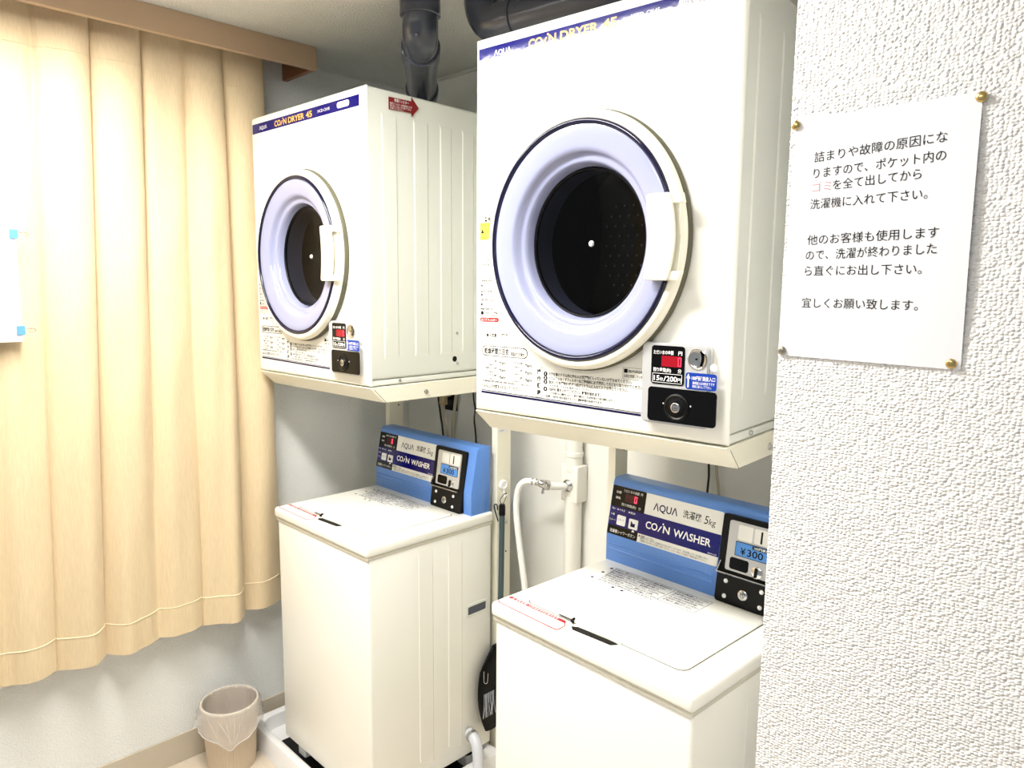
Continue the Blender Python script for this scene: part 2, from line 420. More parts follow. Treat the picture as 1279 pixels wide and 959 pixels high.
# ------------------------------------------------------------------ coin dryers
DW, DH, DD = 0.634, 0.840, 0.47
DCX, DCZ = 0.308, 0.381
OVAL = Matrix.Translation((DCX, 0, 0)) @ Matrix.Diagonal((0.925, 1, 1, 1)) @ Matrix.Translation((-DCX, 0, 0))   # the door is a slightly upright oval
def dryer():
    root = empty('coin_dryer', (0, 0, 0))
    # body shell (open at the front) with embossed right side
    s = MB()
    y0, y1, z0, z1 = 0.012, DD, 0.018, DH
    r = 0.010
    out = rr(0, DW, z0, z1, r, 4)
    s.M = FRONT(0)
    s.loft([[(p[0], p[1], -y0) for p in out], [(p[0], p[1], -(y1 - 0.006)) for p in out], [(p[0] * 0.985 + 0.005, p[1] * 0.985 + 0.006, -y1) for p in out]], False, True)
    s.build('body', M_creamshade, root)
    # pressed ribs on the right side
    for a, c in ((0.056, 0.113), (0.172, 0.230), (0.275, 0.325), (0.367, 0.420)):
        k = MB(SIDE(DW - 0.0005))
        lo = [(a, 0.075), (c, 0.075), (c, 0.778), (a, 0.778)]
        hi = [(a + 0.005, 0.09), (c - 0.005, 0.09), (c - 0.005, 0.763), (a + 0.005, 0.763)]
        k.loft([[(p[0], p[1], 0.0) for p in lo], [(p[0], p[1], 0.0026) for p in hi]])
        k.build('pressed_rib', M_creamshade, root, 20)
    # base rail
    k = MB(); k.box(0.004, DW - 0.003, 0.010, DD, 0.0, 0.0165, 0.003, 2); k.build('base_rail', M_creamshade, root)
    # front panel with the round opening
    f = MB(FRONT(0)); n = 128
    hole = [(DCX + 0.192 * math.cos(2 * PI * i / n), DCZ + 0.192 * math.sin(2 * PI * i / n)) for i in range(n)]
    def rect_pt(ang, m):
        x0, x1, q0, q1, rad = m, DW - m, m, DH - m, max(0.016 - m, 0.002)
        dx, dy = math.cos(ang), math.sin(ang)
        ts = []
        if dx > 1e-9: ts.append((x1 - DCX) / dx)
        if dx < -1e-9: ts.append((x0 - DCX) / dx)
        if dy > 1e-9: ts.append((q1 - DCZ) / dy)
        if dy < -1e-9: ts.append((q0 - DCZ) / dy)
        t = min(ts); return (DCX + dx * t, DCZ + dy * t)
    angs = [2 * PI * i / n for i in range(n)]
    for (qx, qz) in ((0, 0), (DW, 0), (0, DH), (DW, DH)):   # snap the nearest spokes onto the corners
        a = math.atan2(qz - DCZ, qx - DCX) % (2 * PI)
        i = min(range(n), key=lambda j: abs((angs[j] - a + PI) % (2 * PI) - PI)); angs[i] = a
    loops = [[(h_[0], h_[1], -0.012) for h_ in hole], [(h_[0], h_[1], 0.0) for h_ in hole]]
    for m, w in ((0.010, 0.0), (0.0055, -0.0012), (0.002, -0.0045), (0.0, -0.010), (0.0, -0.013)):
        loops.append([(*rect_pt(a, m), w) for a in angs])
    f.loft(loops, False, False)
    f.build('front_panel', M_cream, root, 40)
    # banner
    k = MB(FRONT(0)); k.prism([(0.012, 0.786), (0.612, 0.786), (0.612, 0.8165), (0.012, 0.8165)], 0.0002, 0.0009)
    ban = k.build('banner', M_navy, root)
    k = MB(FRONT(-0.0012))
    k.text('ΛQUΛ', 0.058, 0.7945, 0.0165, 0.048, 0.006)
    k.build('lettering', M_white, ban)
    k = MB(FRONT(-0.0012))
    k.text('CO', 0.155, 0.792, 0.0245, 0.037, 0.022); k.text('N', 0.2085, 0.792, 0.0245, 0.019, 0.022)
    k.prism([(0.1925, 0.7915), (0.1963, 0.7915), (0.2045, 0.8055), (0.2007, 0.8055)], 0, 0.0003)
    k.lathe([(0.0, 0.0003), (0.0023, 0.0003)], 0.2065, 0.8105, 12)
    k.cut('lettering', M_gold, ban)
    k.text('DRYER', 0.238, 0.792, 0.0245, 0.092, 0.022); k.text('45', 0.340, 0.792, 0.0245, 0.034, 0.022)
    k.build('lettering', M_gold, ban)
    k = MB(FRONT(-0.0012)); k.text('MCD-CK45', 0.405, 0.797, 0.0115, 0.062, 0.0); k.build('lettering', M_white, ban)
    k = MB(FRONT(-0.0010)); k.rrect(0.505, 0.565, 0.7935, 0.8105, 0.0075, 0, 0.0003); pl = k.build('badge', M_white, ban)
    k = MB(FRONT(-0.0016)); k.text('低騒音', 0.512, 0.7965, 0.0125, 0.046, 0.01); k.build('badge_lettering', M_greyink, ban)
    # door: cream ring, navy trim, clear flange, seal, glass, drum
    D = lambda: MB(FRONT(0) @ OVAL)
    g = D(); g.lathe([(0.215, 0.0005), (0.2575, 0.0005), (0.2595, 0.0145), (0.2605, 0.017), (0.2595, 0.025), (0.256, 0.031), (0.2515, 0.0345), (0.247, 0.0355), (0.2435, 0.035), (0.2412, 0.033), (0.2410, 0.012)], DCX, DCZ, 128)
    door = g.build('door', M_ring, root, 50)
    g = D(); g.lathe([(0.2565, 0.0005), (0.2625, 0.0005), (0.264, 0.004), (0.2632, 0.011), (0.2605, 0.0152), (0.2575, 0.0152)], DCX, DCZ, 128); g.build('door_side_shade', M_olive, door, 60)  # shaded side wall and gap shadow of the ring, painted as an olive band
    g = D(); g.lathe([(0.2412, 0.020), (0.2412, 0.0355), (0.2385, 0.0385), (0.235, 0.0392), (0.232, 0.037), (0.231, 0.031), (0.231, 0.020)], DCX, DCZ, 128, arc=(0.345, 2 * PI - 0.345))
    g.build('door_trim', M_trim, door, 60)
    g = D(); g.lathe([(0.2311, 0.026), (0.230, 0.0335), (0.2245, 0.0345), (0.212, 0.0325), (0.199, 0.030), (0.189, 0.0285), (0.1825, 0.0255), (0.178, 0.019), (0.1745, 0.0125), (0.170, 0.010), (0.165, 0.0105), (0.161, 0.0075), (0.158, 0.000), (0.155, -0.010), (0.153, -0.018)], DCX, DCZ, 128)
    g.build('window_flange', M_lav, door, 60)
    g = D(); g.lathe([(0.1535, -0.012), (0.1505, -0.010), (0.148, -0.012), (0.1475, -0.019), (0.1535, -0.020)], DCX, DCZ, 96)
    g.build('glass_seal', M_black, door, 60)
    g = D(); g.lathe([(0.0, -0.026), (0.05, -0.0252), (0.10, -0.022), (0.135, -0.0175), (0.1485, -0.015)], DCX, DCZ, 96)
    gl = g.build('glass', M_glass, door, 60)
    g = D(); g.lathe([(0.0, -0.021), (0.0045, -0.0215), (0.0065, -0.0245), (0.0065, -0.0262)], DCX, DCZ, 24); g.build('centre_cap', M_white, door)
    # grip
    g = MB(FRONT(0))
    gx = lambda rad, a: (DCX + rad * math.cos(a), DCZ + 0.003 + rad * math.sin(a))
    A = 0.43
    plate = [gx(0.177 - 0.006 * math.cos(PI * t / 2), A * t) for t in [i / 8 for i in range(-8, 9)]]
    zt, zb = DCZ + 0.081, DCZ - 0.077
    left = []
    for i in range(13):
        s_ = i / 12; z_ = zb + 0.004 + (zt - zb - 0.008) * s_
        left.append((0.4785 + 0.006 * math.sin(PI * s_), z_))
    right = [(0.528 + 0.011 * math.sin(PI * i / 12), zb + 0.003 + (zt - zb - 0.006) * i / 12) for i in range(13)]
    outl = [(0.4825, zb), (0.5235, zb)] + right + [(0.5235, zt), (0.4825, zt)] + left[::-1]
    g.prism(outl, 0.044, 0.053, 0.0022, 2)
    hd = g.build('handle', M_ring, door, 40)
    g = MB(FRONT(0))
    g.prism([(0.486, zt - 0.019), (0.551, zt - 0.019), (0.546, zt), (0.484, zt)], 0.030, 0.0475, 0.002, 2)
    g.prism([(0.484, zb), (0.546, zb), (0.551, zb + 0.017), (0.486, zb + 0.017)], 0.030, 0.0475, 0.002, 2)
    g.prism([(0.484, zb + 0.004), (0.538, zb + 0.004), (0.545, DCZ), (0.538, zt - 0.004), (0.484, zt - 0.004)], 0.024, 0.0362)
    g.build('handle_bracket', M_ring, door)
    g = D(); g.lathe([(0.1505, -0.0195), (0.1545, -0.0195), (0.155, -0.075), (0.151, -0.075)], DCX, DCZ, 64, True); g.build('tub_collar', M_grey, root)
    g = D(); g.lathe([(0.151, -0.07), (0.235, -0.078), (0.238, -0.30), (0.0, -0.31)], DCX, DCZ, 64); dr = g.build('drum', M_drum, root)
    g = D()
    for j in range(-7, 8):
        for i in range(-7, 8):
            x, z = DCX - 0.005 + i * 0.027 + (0.0135 if j % 2 else 0), DCZ - 0.06 + j * 0.024
            if math.hypot(x - DCX, z - DCZ) < 0.215: g.lathe([(0, -0.303), (0.0026, -0.303)], x, z, 8)
    o = g.build('perforation', M_dot, dr); o['kind'] = 'stuff'
    # coin box
    k = D(); k.rrect(0.474, 0.626, 0.030, 0.187, 0.010, 0.0, 0.014)
    k.rrect(0.4755, 0.6245, 0.0315, 0.1855, 0.010, 0.014, 0.0175); k.rrect(0.478, 0.622, 0.034, 0.183, 0.009, 0.0175, 0.0195)
    cb = k.build('coin_box', M_silver, root, 25)
    Y = -0.0196
    P = lambda e=0.0: MB(FRONT(Y - e))
    k = P(); k.rrect(0.484, 0.5535, 0.1075, 0.1815, 0.006, 0, 0.0012); dp = k.build('display', M_blackg, cb)
    k = P(0.0014); k.prism([(0.506, 0.142), (0.5475, 0.142), (0.5475, 0.1625), (0.506, 0.1625)], 0, 0.0003); k.build('red_window', M_ledwin, dp)
    k = P(0.0019); led_digit(k, 0.5405, 0.144, 0.007, 0.0165); k.build('digit', M_led, dp)
    k = P(0.0014)
    k.text('ただいまの金額', 0.4885, 0.1655, 0.0085, 0.042, 0.012); k.text('円', 0.5405, 0.1655, 0.0085, 0.008, 0.012)
    k.cut('lettering', M_white, dp)
    k.text('残り時間(約)', 0.4885, 0.132, 0.0085, 0.038, 0.012); k.text('分', 0.5405, 0.132, 0.0085, 0.008, 0.012)
    k.cut('lettering', M_white, dp)
    k.text('15', 0.4905, 0.1145, 0.0135, 0.012, 0.02); k.text('分', 0.5033, 0.1148, 0.0075, 0.007, 0.01); k.text('/', 0.511, 0.1142, 0.0135, 0.006, 0.02)
    k.text('200', 0.5175, 0.1145, 0.0135, 0.022, 0.02); k.text('円', 0.5402, 0.1148, 0.0085, 0.008, 0.01)
    for x0, x1, q0, q1 in ((0.4875, 0.5498, 0.1278, 0.1286), (0.4875, 0.5498, 0.1106, 0.1114), (0.4875, 0.4883, 0.1106, 0.1286), (0.549, 0.5498, 0.1106, 0.1286)):
        k.prism([(x0, q0), (x1, q0), (x1, q1), (x0, q1)], 0, 0.0003)
    k.build('lettering', M_white, dp)
    k = P(); k.lathe([(0.0195, 0.0), (0.0195, 0.0016), (0.0178, 0.0022), (0.016, 0.0012), (0.0, 0.0004)], 0.579, 0.160, 40); cs = k.build('coin_slot_dish', M_chrome, cb)
    k = P(0.0026); k.tube([(0.5855, 0.175, 0), (0.5885, 0.166, 0), (0.5885, 0.157, 0), (0.586, 0.148, 0)], 0.0013, 8); k.build('coin_slot', M_black, cs)
    k = P(0.0016); k.lathe([(0, 0.001), (0.0018, 0.0006)], 0.577, 0.160, 10); k.build('centre_hole', M_black, cs)
    k = P(); k.rrect(0.557, 0.6185, 0.1035, 0.1345, 0.005, 0, 0.0008); sg = k.build('price_sign', M_sign, cb)
    k = P(0.0010)
    k.text('100円硬貨投入口', 0.569, 0.1215, 0.0088, 0.0465, 0.012)
    k.cut('lettering', M_white, sg)
    k.text('連続投入は3枚までです', 0.571, 0.1135, 0.0058, 0.044, 0.008); k.text('確実に投入して下さい。', 0.571, 0.1070, 0.0058, 0.038, 0.008)
    k.prism([(0.5612, 0.1065), (0.5638, 0.1065), (0.5638, 0.1235), (0.5665, 0.1235), (0.5625, 0.1325), (0.5585, 0.1235), (0.5612, 0.1235)], 0, 0.0003)
    k.build('lettering', M_white, sg)
    k = P(); k.lathe([(0.0, 0.0006), (0.0068, 0.0006), (0.007, 0)], 0.6115, 0.1465, 24); k.build('round_seal', M_white, cb)
    k = P(); k.rrect(0.4795, 0.6205, 0.0355, 0.1015, 0.007, 0, 0.0022); lp = k.build('lock_plate', M_blackg, cb)
    k = P(0.0022); k.lathe([(0.026, 0), (0.026, 0.0012), (0.0225, 0.0028), (0.020, 0.0012), (0.014, 0.0022), (0.0125, 0.0045), (0.0, 0.005)], 0.541, 0.066, 48); k.build('lock_boss', M_black, lp)
    k = P(0.0070); k.lathe([(0.0095, -0.002), (0.0095, 0.0008), (0.0085, 0.0014), (0.0, 0.001)], 0.541, 0.066, 32); ky = k.build('key_lock', M_chrome, lp)
    k = P(0.0084); k.tube([(0.5445, 0.0705, 0), (0.538, 0.0718, 0), (0.5355, 0.066, 0), (0.538, 0.0602, 0), (0.5445, 0.0615, 0)], 0.0006, 6); k.tube([(0.538, 0.066, 0), (0.5465, 0.066, 0)], 0.0009, 6, 1); k.build('keyhole', M_black, ky)
    for x in (0.5135, 0.570):
        k = P(0.0022); k.lathe([(0.0, 0.0008), (0.0012, 0.0006), (0.0014, 0)], x, 0.071, 10); k.build('rivet', M_white, lp)
    # instruction print at the bottom of the front
    k = MB(FRONT(-0.0003))
    k.text('乾燥時間の目安', 0.031, 0.1365, 0.0155, 0.075, 0.022); k.text('(室温20℃の場合)', 0.111, 0.1355, 0.0095, 0.042, 0.02)
    per = rr(0.025, 0.160, 0.1315, 0.1535, 0.010, 4); m_ = len(per)
    for i in range(m_):
        a = Vector(per[i]); c = Vector(per[(i + 1) % m_]); d = c - a; L = d.length
        if L < 1e-6: continue
        u = d / L; nrm = Vector((-u.y, u.x)) * 0.0010; q = 0.0
        while q < L:
            e = min(q + 0.004, L); p0, p1 = a + u * q, a + u * e
            k.prism([tuple(p0 - nrm), tuple(p1 - nrm), tuple(p1 + nrm), tuple(p0 + nrm)], 0, 0.0002); q += 0.0055
    rows = [('ワイシャツ3枚', '約30分', 'バスタオル2枚', '約60分'), ('肌着シャツ6枚', '約30分', 'シーツ1枚', '約50分'), ('ブラウス4枚', '約40分', 'ジーンズ2枚', '約60分')]
    k.cut('heading_print', M_ink, root)
    for i, (p, q, s_, t_) in enumerate(rows):
        z = 0.1135 - i * 0.0165
        k.text(p, 0.034, z + 0.003, 0.0065, 0.036, 0.02); k.text('1.0kg', 0.040, z - 0.005, 0.0055, 0.020, 0.02); k.text(q, 0.077, z - 0.001, 0.0085, 0.021, 0.03)
        k.text(s_, 0.112, z + 0.003, 0.0065, 0.036, 0.02); k.text('1.5kg', 0.118, z - 0.005, 0.0055, 0.020, 0.02); k.text(t_, 0.154, z - 0.001, 0.0085, 0.021, 0.03)
    k.text('※乾燥時間は衣類の種類や量、室温、脱水具合によって異なります。', 0.025, 0.0695, 0.0048, 0.145, 0.02)
    k.text('4.5kg以上の衣類を入れないでください。', 0.024, 0.0565, 0.0095, 0.118, 0.02)
    k.cut('time_table_print', M_ink, root)
    lines = [('ドアを開けドラム内に他の人の洗濯物が入っていないか確かめてください。', 0.0995, 0.208), ('ドラム奥の糸くずフィルターはご使用前に必ず掃除して元どおり取り付けてください。', 0.0905, 0.236), ('脱水した洗濯物を1枚ずつ広げてドラムに入れてドアを閉じてください。', 0.0817, 0.200)]
    for s_, z, w in lines: k.text(s_, 0.222, z, 0.0078, w, 0.022)
    k.text('(ドアを閉じてから硬貨を入れてください。)', 0.222, 0.0745, 0.0055, 0.115, 0.02)
    k.text('100円硬貨を入れてください。乾燥を始めます。', 0.222, 0.0660, 0.0080, 0.135, 0.024)
    k.text('(ドアを開けると運転が止まり、途中で開けるときは閉め直すと再び運転します。)', 0.222, 0.0585, 0.0056, 0.170, 0.02)
    k.text('100円硬貨を追加するごとに運転時間が延長されます。', 0.232, 0.0510, 0.0056, 0.130, 0.02)
    k.text('ご注意', 0.206, 0.0510, 0.0056, 0.020, 0.02)
    for i, ch in enumerate('操作順序'): k.text(ch, 0.1885, 0.1005 - i * 0.0155, 0.0125, 0.0115, 0.03)
    for a_, b_, c_, d_ in ((0.4085, 0.4635, 0.1305, 0.1310), (0.4085, 0.4635, 0.1075, 0.1080), (0.4085, 0.409, 0.1075, 0.131), (0.463, 0.4635, 0.1075, 0.131),
                           (0.1855, 0.186, 0.048, 0.116), (0.2025, 0.203, 0.048, 0.116), (0.1855, 0.203, 0.1155, 0.116), (0.1855, 0.203, 0.048, 0.0485)):
        k.prism([(a_, c_), (b_, c_), (b_, d_), (a_, d_)], 0, 0.0002)
    k.cut('instruction_print', M_ink, root)
    k.text('運転中は高温運転で', 0.421, 0.1215, 0.0068, 0.040, 0.01); k.text('送風を見直しています。', 0.411, 0.1115, 0.0068, 0.050, 0.01)
    k.prism([(0.411, 0.1205), (0.4195, 0.1205), (0.4195, 0.1285), (0.411, 0.1285)], 0, 0.0002); k.cut('small_notice_print', M_ink, root)
    for i, z in enumerate((0.1005, 0.0915, 0.0827, 0.0670)):
        k.lathe([(0, 0.0003), (0.0052, 0.0003)], 0.2125, z + 0.0015, 16)
    k.build('number_disc_print', M_ink, root)
    k = MB(FRONT(-0.0008))
    for i, z in enumerate((0.1005, 0.0915, 0.0827, 0.0670)): k.text(str(i + 1), 0.2125, z - 0.001, 0.0075, None, 0.02, align='C')
    k.build('number_print', M_white, root)
    k = MB(FRONT(-0.0003))
    k.prism([(0.022, 0.0420), (0.453, 0.0355), (0.453, 0.0400), (0.022, 0.0468)], 0, 0.0002); k.prism([(0.022, 0.0483), (0.453, 0.0414), (0.453, 0.0430), (0.022, 0.0500)], 0, 0.0002)
    k.build('double_line', M_inknavy, root)
    # caution strip on the left edge
    k = MB(FRONT(0)); k.prism([(0.017, 0.397), (0.062, 0.397), (0.062, 0.436), (0.017, 0.436)], 0.0002, 0.0008); ys = k.build('yellow_caution_sticker', M_yellow, root)
    k = MB(FRONT(-0.0011)); k.text('警告', 0.030, 0.4385, 0.0115, 0.020, 0.02); k.text('ドラムに手を', 0.019, 0.4285, 0.006, 0.032, 0.006); k.text('入れない', 0.034, 0.4165, 0.006, 0.022); k.text('必ず止まってから', 0.018, 0.401, 0.0058, 0.036)
    k.prism([(0.0195, 0.412), (0.0295, 0.412), (0.0245, 0.422)], 0, 0.0002); k.build('lettering', M_ink, ys)
    k = MB(FRONT(-0.0003))
    def grey_line(z, x1=0.06): k.prism([(0.017, z), (x1, z), (x1, z + 0.0011), (0.017, z + 0.0011)], 0, 0.0002)
    k.text('注意', 0.036, 0.3475, 0.0115, 0.020, 0.02); k.text('ぬれた手で触れ', 0.018, 0.338, 0.0062, 0.034, 0.03); k.text('ないでください', 0.018, 0.3165, 0.0062, 0.034, 0.03)
    k.tube([(0.020, 0.324, 0), (0.0245, 0.334, 0), (0.028, 0.326, 0), (0.033, 0.332, 0)], 0.0004, 5)
    k.cut('caution_print', M_ink, root)
    k.tube([(0.0195 + 0.006 + 0.006 * math.cos(t / 12 * 2 * PI), 0.377 + 0.006 * math.sin(t / 12 * 2 * PI), 0) for t in range(13)], 0.0005, 5, 1); k.tube([(0.0215, 0.381, 0), (0.0297, 0.3728, 0)], 0.0005, 5, 1)
    k.cut('caution_print', M_ink, root)
    for z, s_ in ((0.3015, '火気を近づけない'), (0.2775, '油の付いた衣類禁止'), (0.2575, '子供に操作させない'), (0.2365, '使用後は取り出す')): k.text(s_, 0.018, z, 0.0062, 0.042, 0.03)
    k.cut('caution_print', M_ink, root)
    for z in (0.354, 0.309, 0.285, 0.264, 0.2235): grey_line(z, 0.062 + (0.309 - z) * 0.12); k.cut('divider_print', M_ink, root)
    for z in (0.290, 0.269, 0.247): k.text('●  □ ◇ △', 0.020, z, 0.0075, 0.032, 0.02)
    k.cut('caution_print', M_ink, root)
    k.lathe([(0, 0.0003), (0.0045, 0.0003)], 0.024, 0.230, 14); k.text('必ずアース接続', 0.034, 0.227, 0.0068, 0.038, 0.03)
    k.cut('caution_print', M_ink, root)
    k.text('0 ■→ 室温', 0.032, 0.176, 0.0085, 0.036, 0.03); k.cut('caution_print', M_ink, root); k.text('フィルターの清掃は毎回', 0.062, 0.180, 0.005, 0.042, 0.02); k.text('行ってください', 0.070, 0.172, 0.005, 0.028)
    k.build('caution_print', M_ink, root)
    k = MB(FRONT(-0.0003)); k.rrect(0.018, 0.075, 0.2095, 0.2195, 0.0045, 0, 0.0003); rs = k.build('red_caution_badge', M_red, root)
    k = MB(FRONT(-0.0010)); k.text('糸くずフィルター', 0.022, 0.2115, 0.007, 0.048, 0.01); k.build('lettering', M_white, rs)
    k = MB(FRONT(-0.0003)); k.text('使用禁止のこと', 0.020, 0.389, 0.0055, 0.030); k.cut('red_print', M_red, root); k.text('運転中はフィルターを外さない', 0.020, 0.2015, 0.0055, 0.060); k.text('こまめに掃除する', 0.020, 0.194, 0.0055, 0.040); k.build('red_print', M_red, root)
    # side details
    for y, z in ((0.346, 0.143), (0.348, 0.046), (0.114, 0.010)):
        k = MB(SIDE(DW)); k.lathe([(0.0052, -0.002), (0.0052, 0.001), (0.0035, 0.0025), (0, 0.003)], y, z, 16); k.build('screw', M_chrome, root)
    k = MB(SIDE(DW)); k.lathe([(0.009, -0.002), (0.009, 0.0012), (0.0, 0.0012)], 0.335, 0.061, 20); k.build('black_plug', M_black, root)
    k = MB(SIDE(DW)); k.rrect(0.424, 0.462, 0.146, 0.209, 0.006, -0.002, 0.0015); k.build('cover_plate', M_creamshade, root)
    k = MB(SIDE(DW)); k.rrect(0.082, 0.110, 0.7555, 0.7685, 0.002, -0.001, 0.0006); tg = k.build('small_tag', M_white, root)
    k = MB(SIDE(DW + 0.0009)); k.text('認証済', 0.085, 0.7585, 0.0085, 0.022, 0.004); k.build('lettering', M_ink, tg)
    return root

def led_digit(k, x, z, w, h, t=0.0013):
    """Seven-segment zero."""
    for a, c, d, e in ((x, x + w, z + h - t, z + h), (x, x + w, z, z + t), (x, x + t, z + t * 1.3, z + h / 2 - t * .3), (x, x + t, z + h / 2 + t * .3, z + h - t * 1.3),
                       (x + w - t, x + w, z + t * 1.3, z + h / 2 - t * .3), (x + w - t, x + w, z + h / 2 + t * .3, z + h - t * 1.3)):
        k.prism([(a, d), (c, d), (c, e), (a, e)], 0, 0.0003)

d2 = dryer()
d1 = copy_tree(d2)
d2.location = (0, 0, 1.393); d2.rotation_euler.z = math.radians(5.18)
d1.location = (-1.12, 0.002, 1.393); d1.rotation_euler.z = math.radians(2.16)
tag(d2, 'large white coin dryer nearest the notice wall, its door seen almost whole', 'dryer', 'coin dryers')
tag(d1, 'white coin dryer beside the curtain with a red arrow sticker on its side', 'dryer', 'coin dryers')
# red arrow sticker: only on the dryer by the curtain
k = MB(SIDE(DW + 0.0028))
k.prism([(0.082, 0.787), (0.164, 0.790), (0.164, 0.779), (0.192, 0.808), (0.164, 0.835), (0.164, 0.823), (0.082, 0.821)], 0, 0.0008)
ar = k.build('arrow_sticker', M_darkred, d1)
k = MB(SIDE(DW + 0.0038)); k.text('乾燥フィルター', 0.102, 0.8115, 0.010, 0.052, 0.01); k.text('毎回フィルターは使用前に必ず', 0.086, 0.8025, 0.0068, 0.080); k.text('取り外して糸くずを捨ててから', 0.086, 0.7955, 0.0068, 0.076); k.text('お使いください。', 0.086, 0.7895, 0.0065, 0.048)
k.build('lettering', M_white, ar)

# ------------------------------------------------------------------ dryer stands
def stand(loc, rz, posts, label):
    t = empty('dryer_stand', loc, rz); tag(t, label, 'stand', 'dryer stands')
    k = MB(SIDE(0)); k.prism([(0.0, -0.003), (0.056, -0.052), (0.47, -0.057), (0.47, -0.003)], 0.0, DW, 0.0015, 1); k.build('tray', M_stand, t)
    k = MB(SIDE(DW - 0.0005)); k.prism([(0.018, -0.010), (0.020, -0.010), (0.064, -0.0525), (0.062, -0.0525)], 0, 0.0008); k.build('seam', M_olive, t)
    k = MB(SIDE(DW)); k.lathe([(0.008, -0.001), (0.008, 0.002), (0.0055, 0.004), (0.0055, 0.007), (0, 0.0075)], 0.214, -0.033, 16); k.build('bolt', M_chrome, t)
    inv = Matrix.Rotation(-rz, 4, 'Z')
    for (x0, y0) in posts:
        v = inv @ Vector((x0 - loc[0], y0 - loc[1], 0))
        zt = -0.050
        k = MB()
        # channel: narrow front flange, deep web on the right
        k.prism([(v.x, v.y), (v.x + 0.026, v.y), (v.x + 0.026, v.y + 0.067), (v.x, v.y + 0.067), (v.x, v.y + 0.064), (v.x + 0.023, v.y + 0.064), (v.x + 0.023, v.y + 0.003), (v.x, v.y + 0.003)], -loc[2], zt + 0.02, 0.0008, 1)
        p = k.build('post', M_stand, t)
        k = MB(SIDE(v.x + 0.0262))
        for z in (-0.418, -0.625, -0.18, -0.83): k.lathe([(0, 0.0004), (0.0035, 0.0004)], v.y + 0.045, z, 12)
        k.build('bolt_hole', M_black, p)
    # rear arm carrying the tray
    k = MB(); k.box(0.012, DW - 0.012, 0.46, 0.50, -0.056, -0.012, 0.002, 1); k.build('cross_bar', M_stand, t)
    return t
s1 = stand((-1.12, 0.002, 1.393), math.radians(2.16), [(-1.112, 0.520), (-0.494, 0.522)], 'ivory steel dryer stand between the curtain and the pipe cover')
s2 = stand((0, 0, 1.393), math.radians(5.18), [(0.004, 0.520), (0.560, 0.565)], 'ivory steel dryer stand under the dryer next to the notice wall')
# maker's plate and clear bolt on the visible right post of the first stand
post = [o for o in s1.children if o.name.startswith('post')][1]
inv = (Matrix.Translation(s1.location) @ Matrix.Rotation(s1.rotation_euler.z, 4, 'Z')).inverted()
pv = inv @ Vector((-0.494 + 0.026, 0.522, 0))
k = MB(SIDE(pv.x + 0.0004)); k.prism([(pv.y + 0.008, -0.20), (pv.y + 0.058, -0.20), (pv.y + 0.058, -0.155), (pv.y + 0.008, -0.155)], 0, 0.0005); lb = k.build('maker_plate', M_offwhite, post)
k = MB(SIDE(pv.x + 0.0012)); k.text('ユニット台', 0.010 + pv.y, -0.166, 0.007, 0.026, 0.01); k.text('型式 DS-45', 0.010 + pv.y, -0.176, 0.006, 0.03); k.text('質量 12kg', 0.010 + pv.y, -0.185, 0.006, 0.028); k.text('日本製', 0.010 + pv.y, -0.195, 0.006, 0.02)
k.build('lettering', M_greyink, lb)
k = MB(SIDE(pv.x)); k.lathe([(0.006, 0), (0.006, 0.003), (0, 0.004)], pv.y + 0.046, -0.52, 6); k.build('bolt', M_chrome, post)

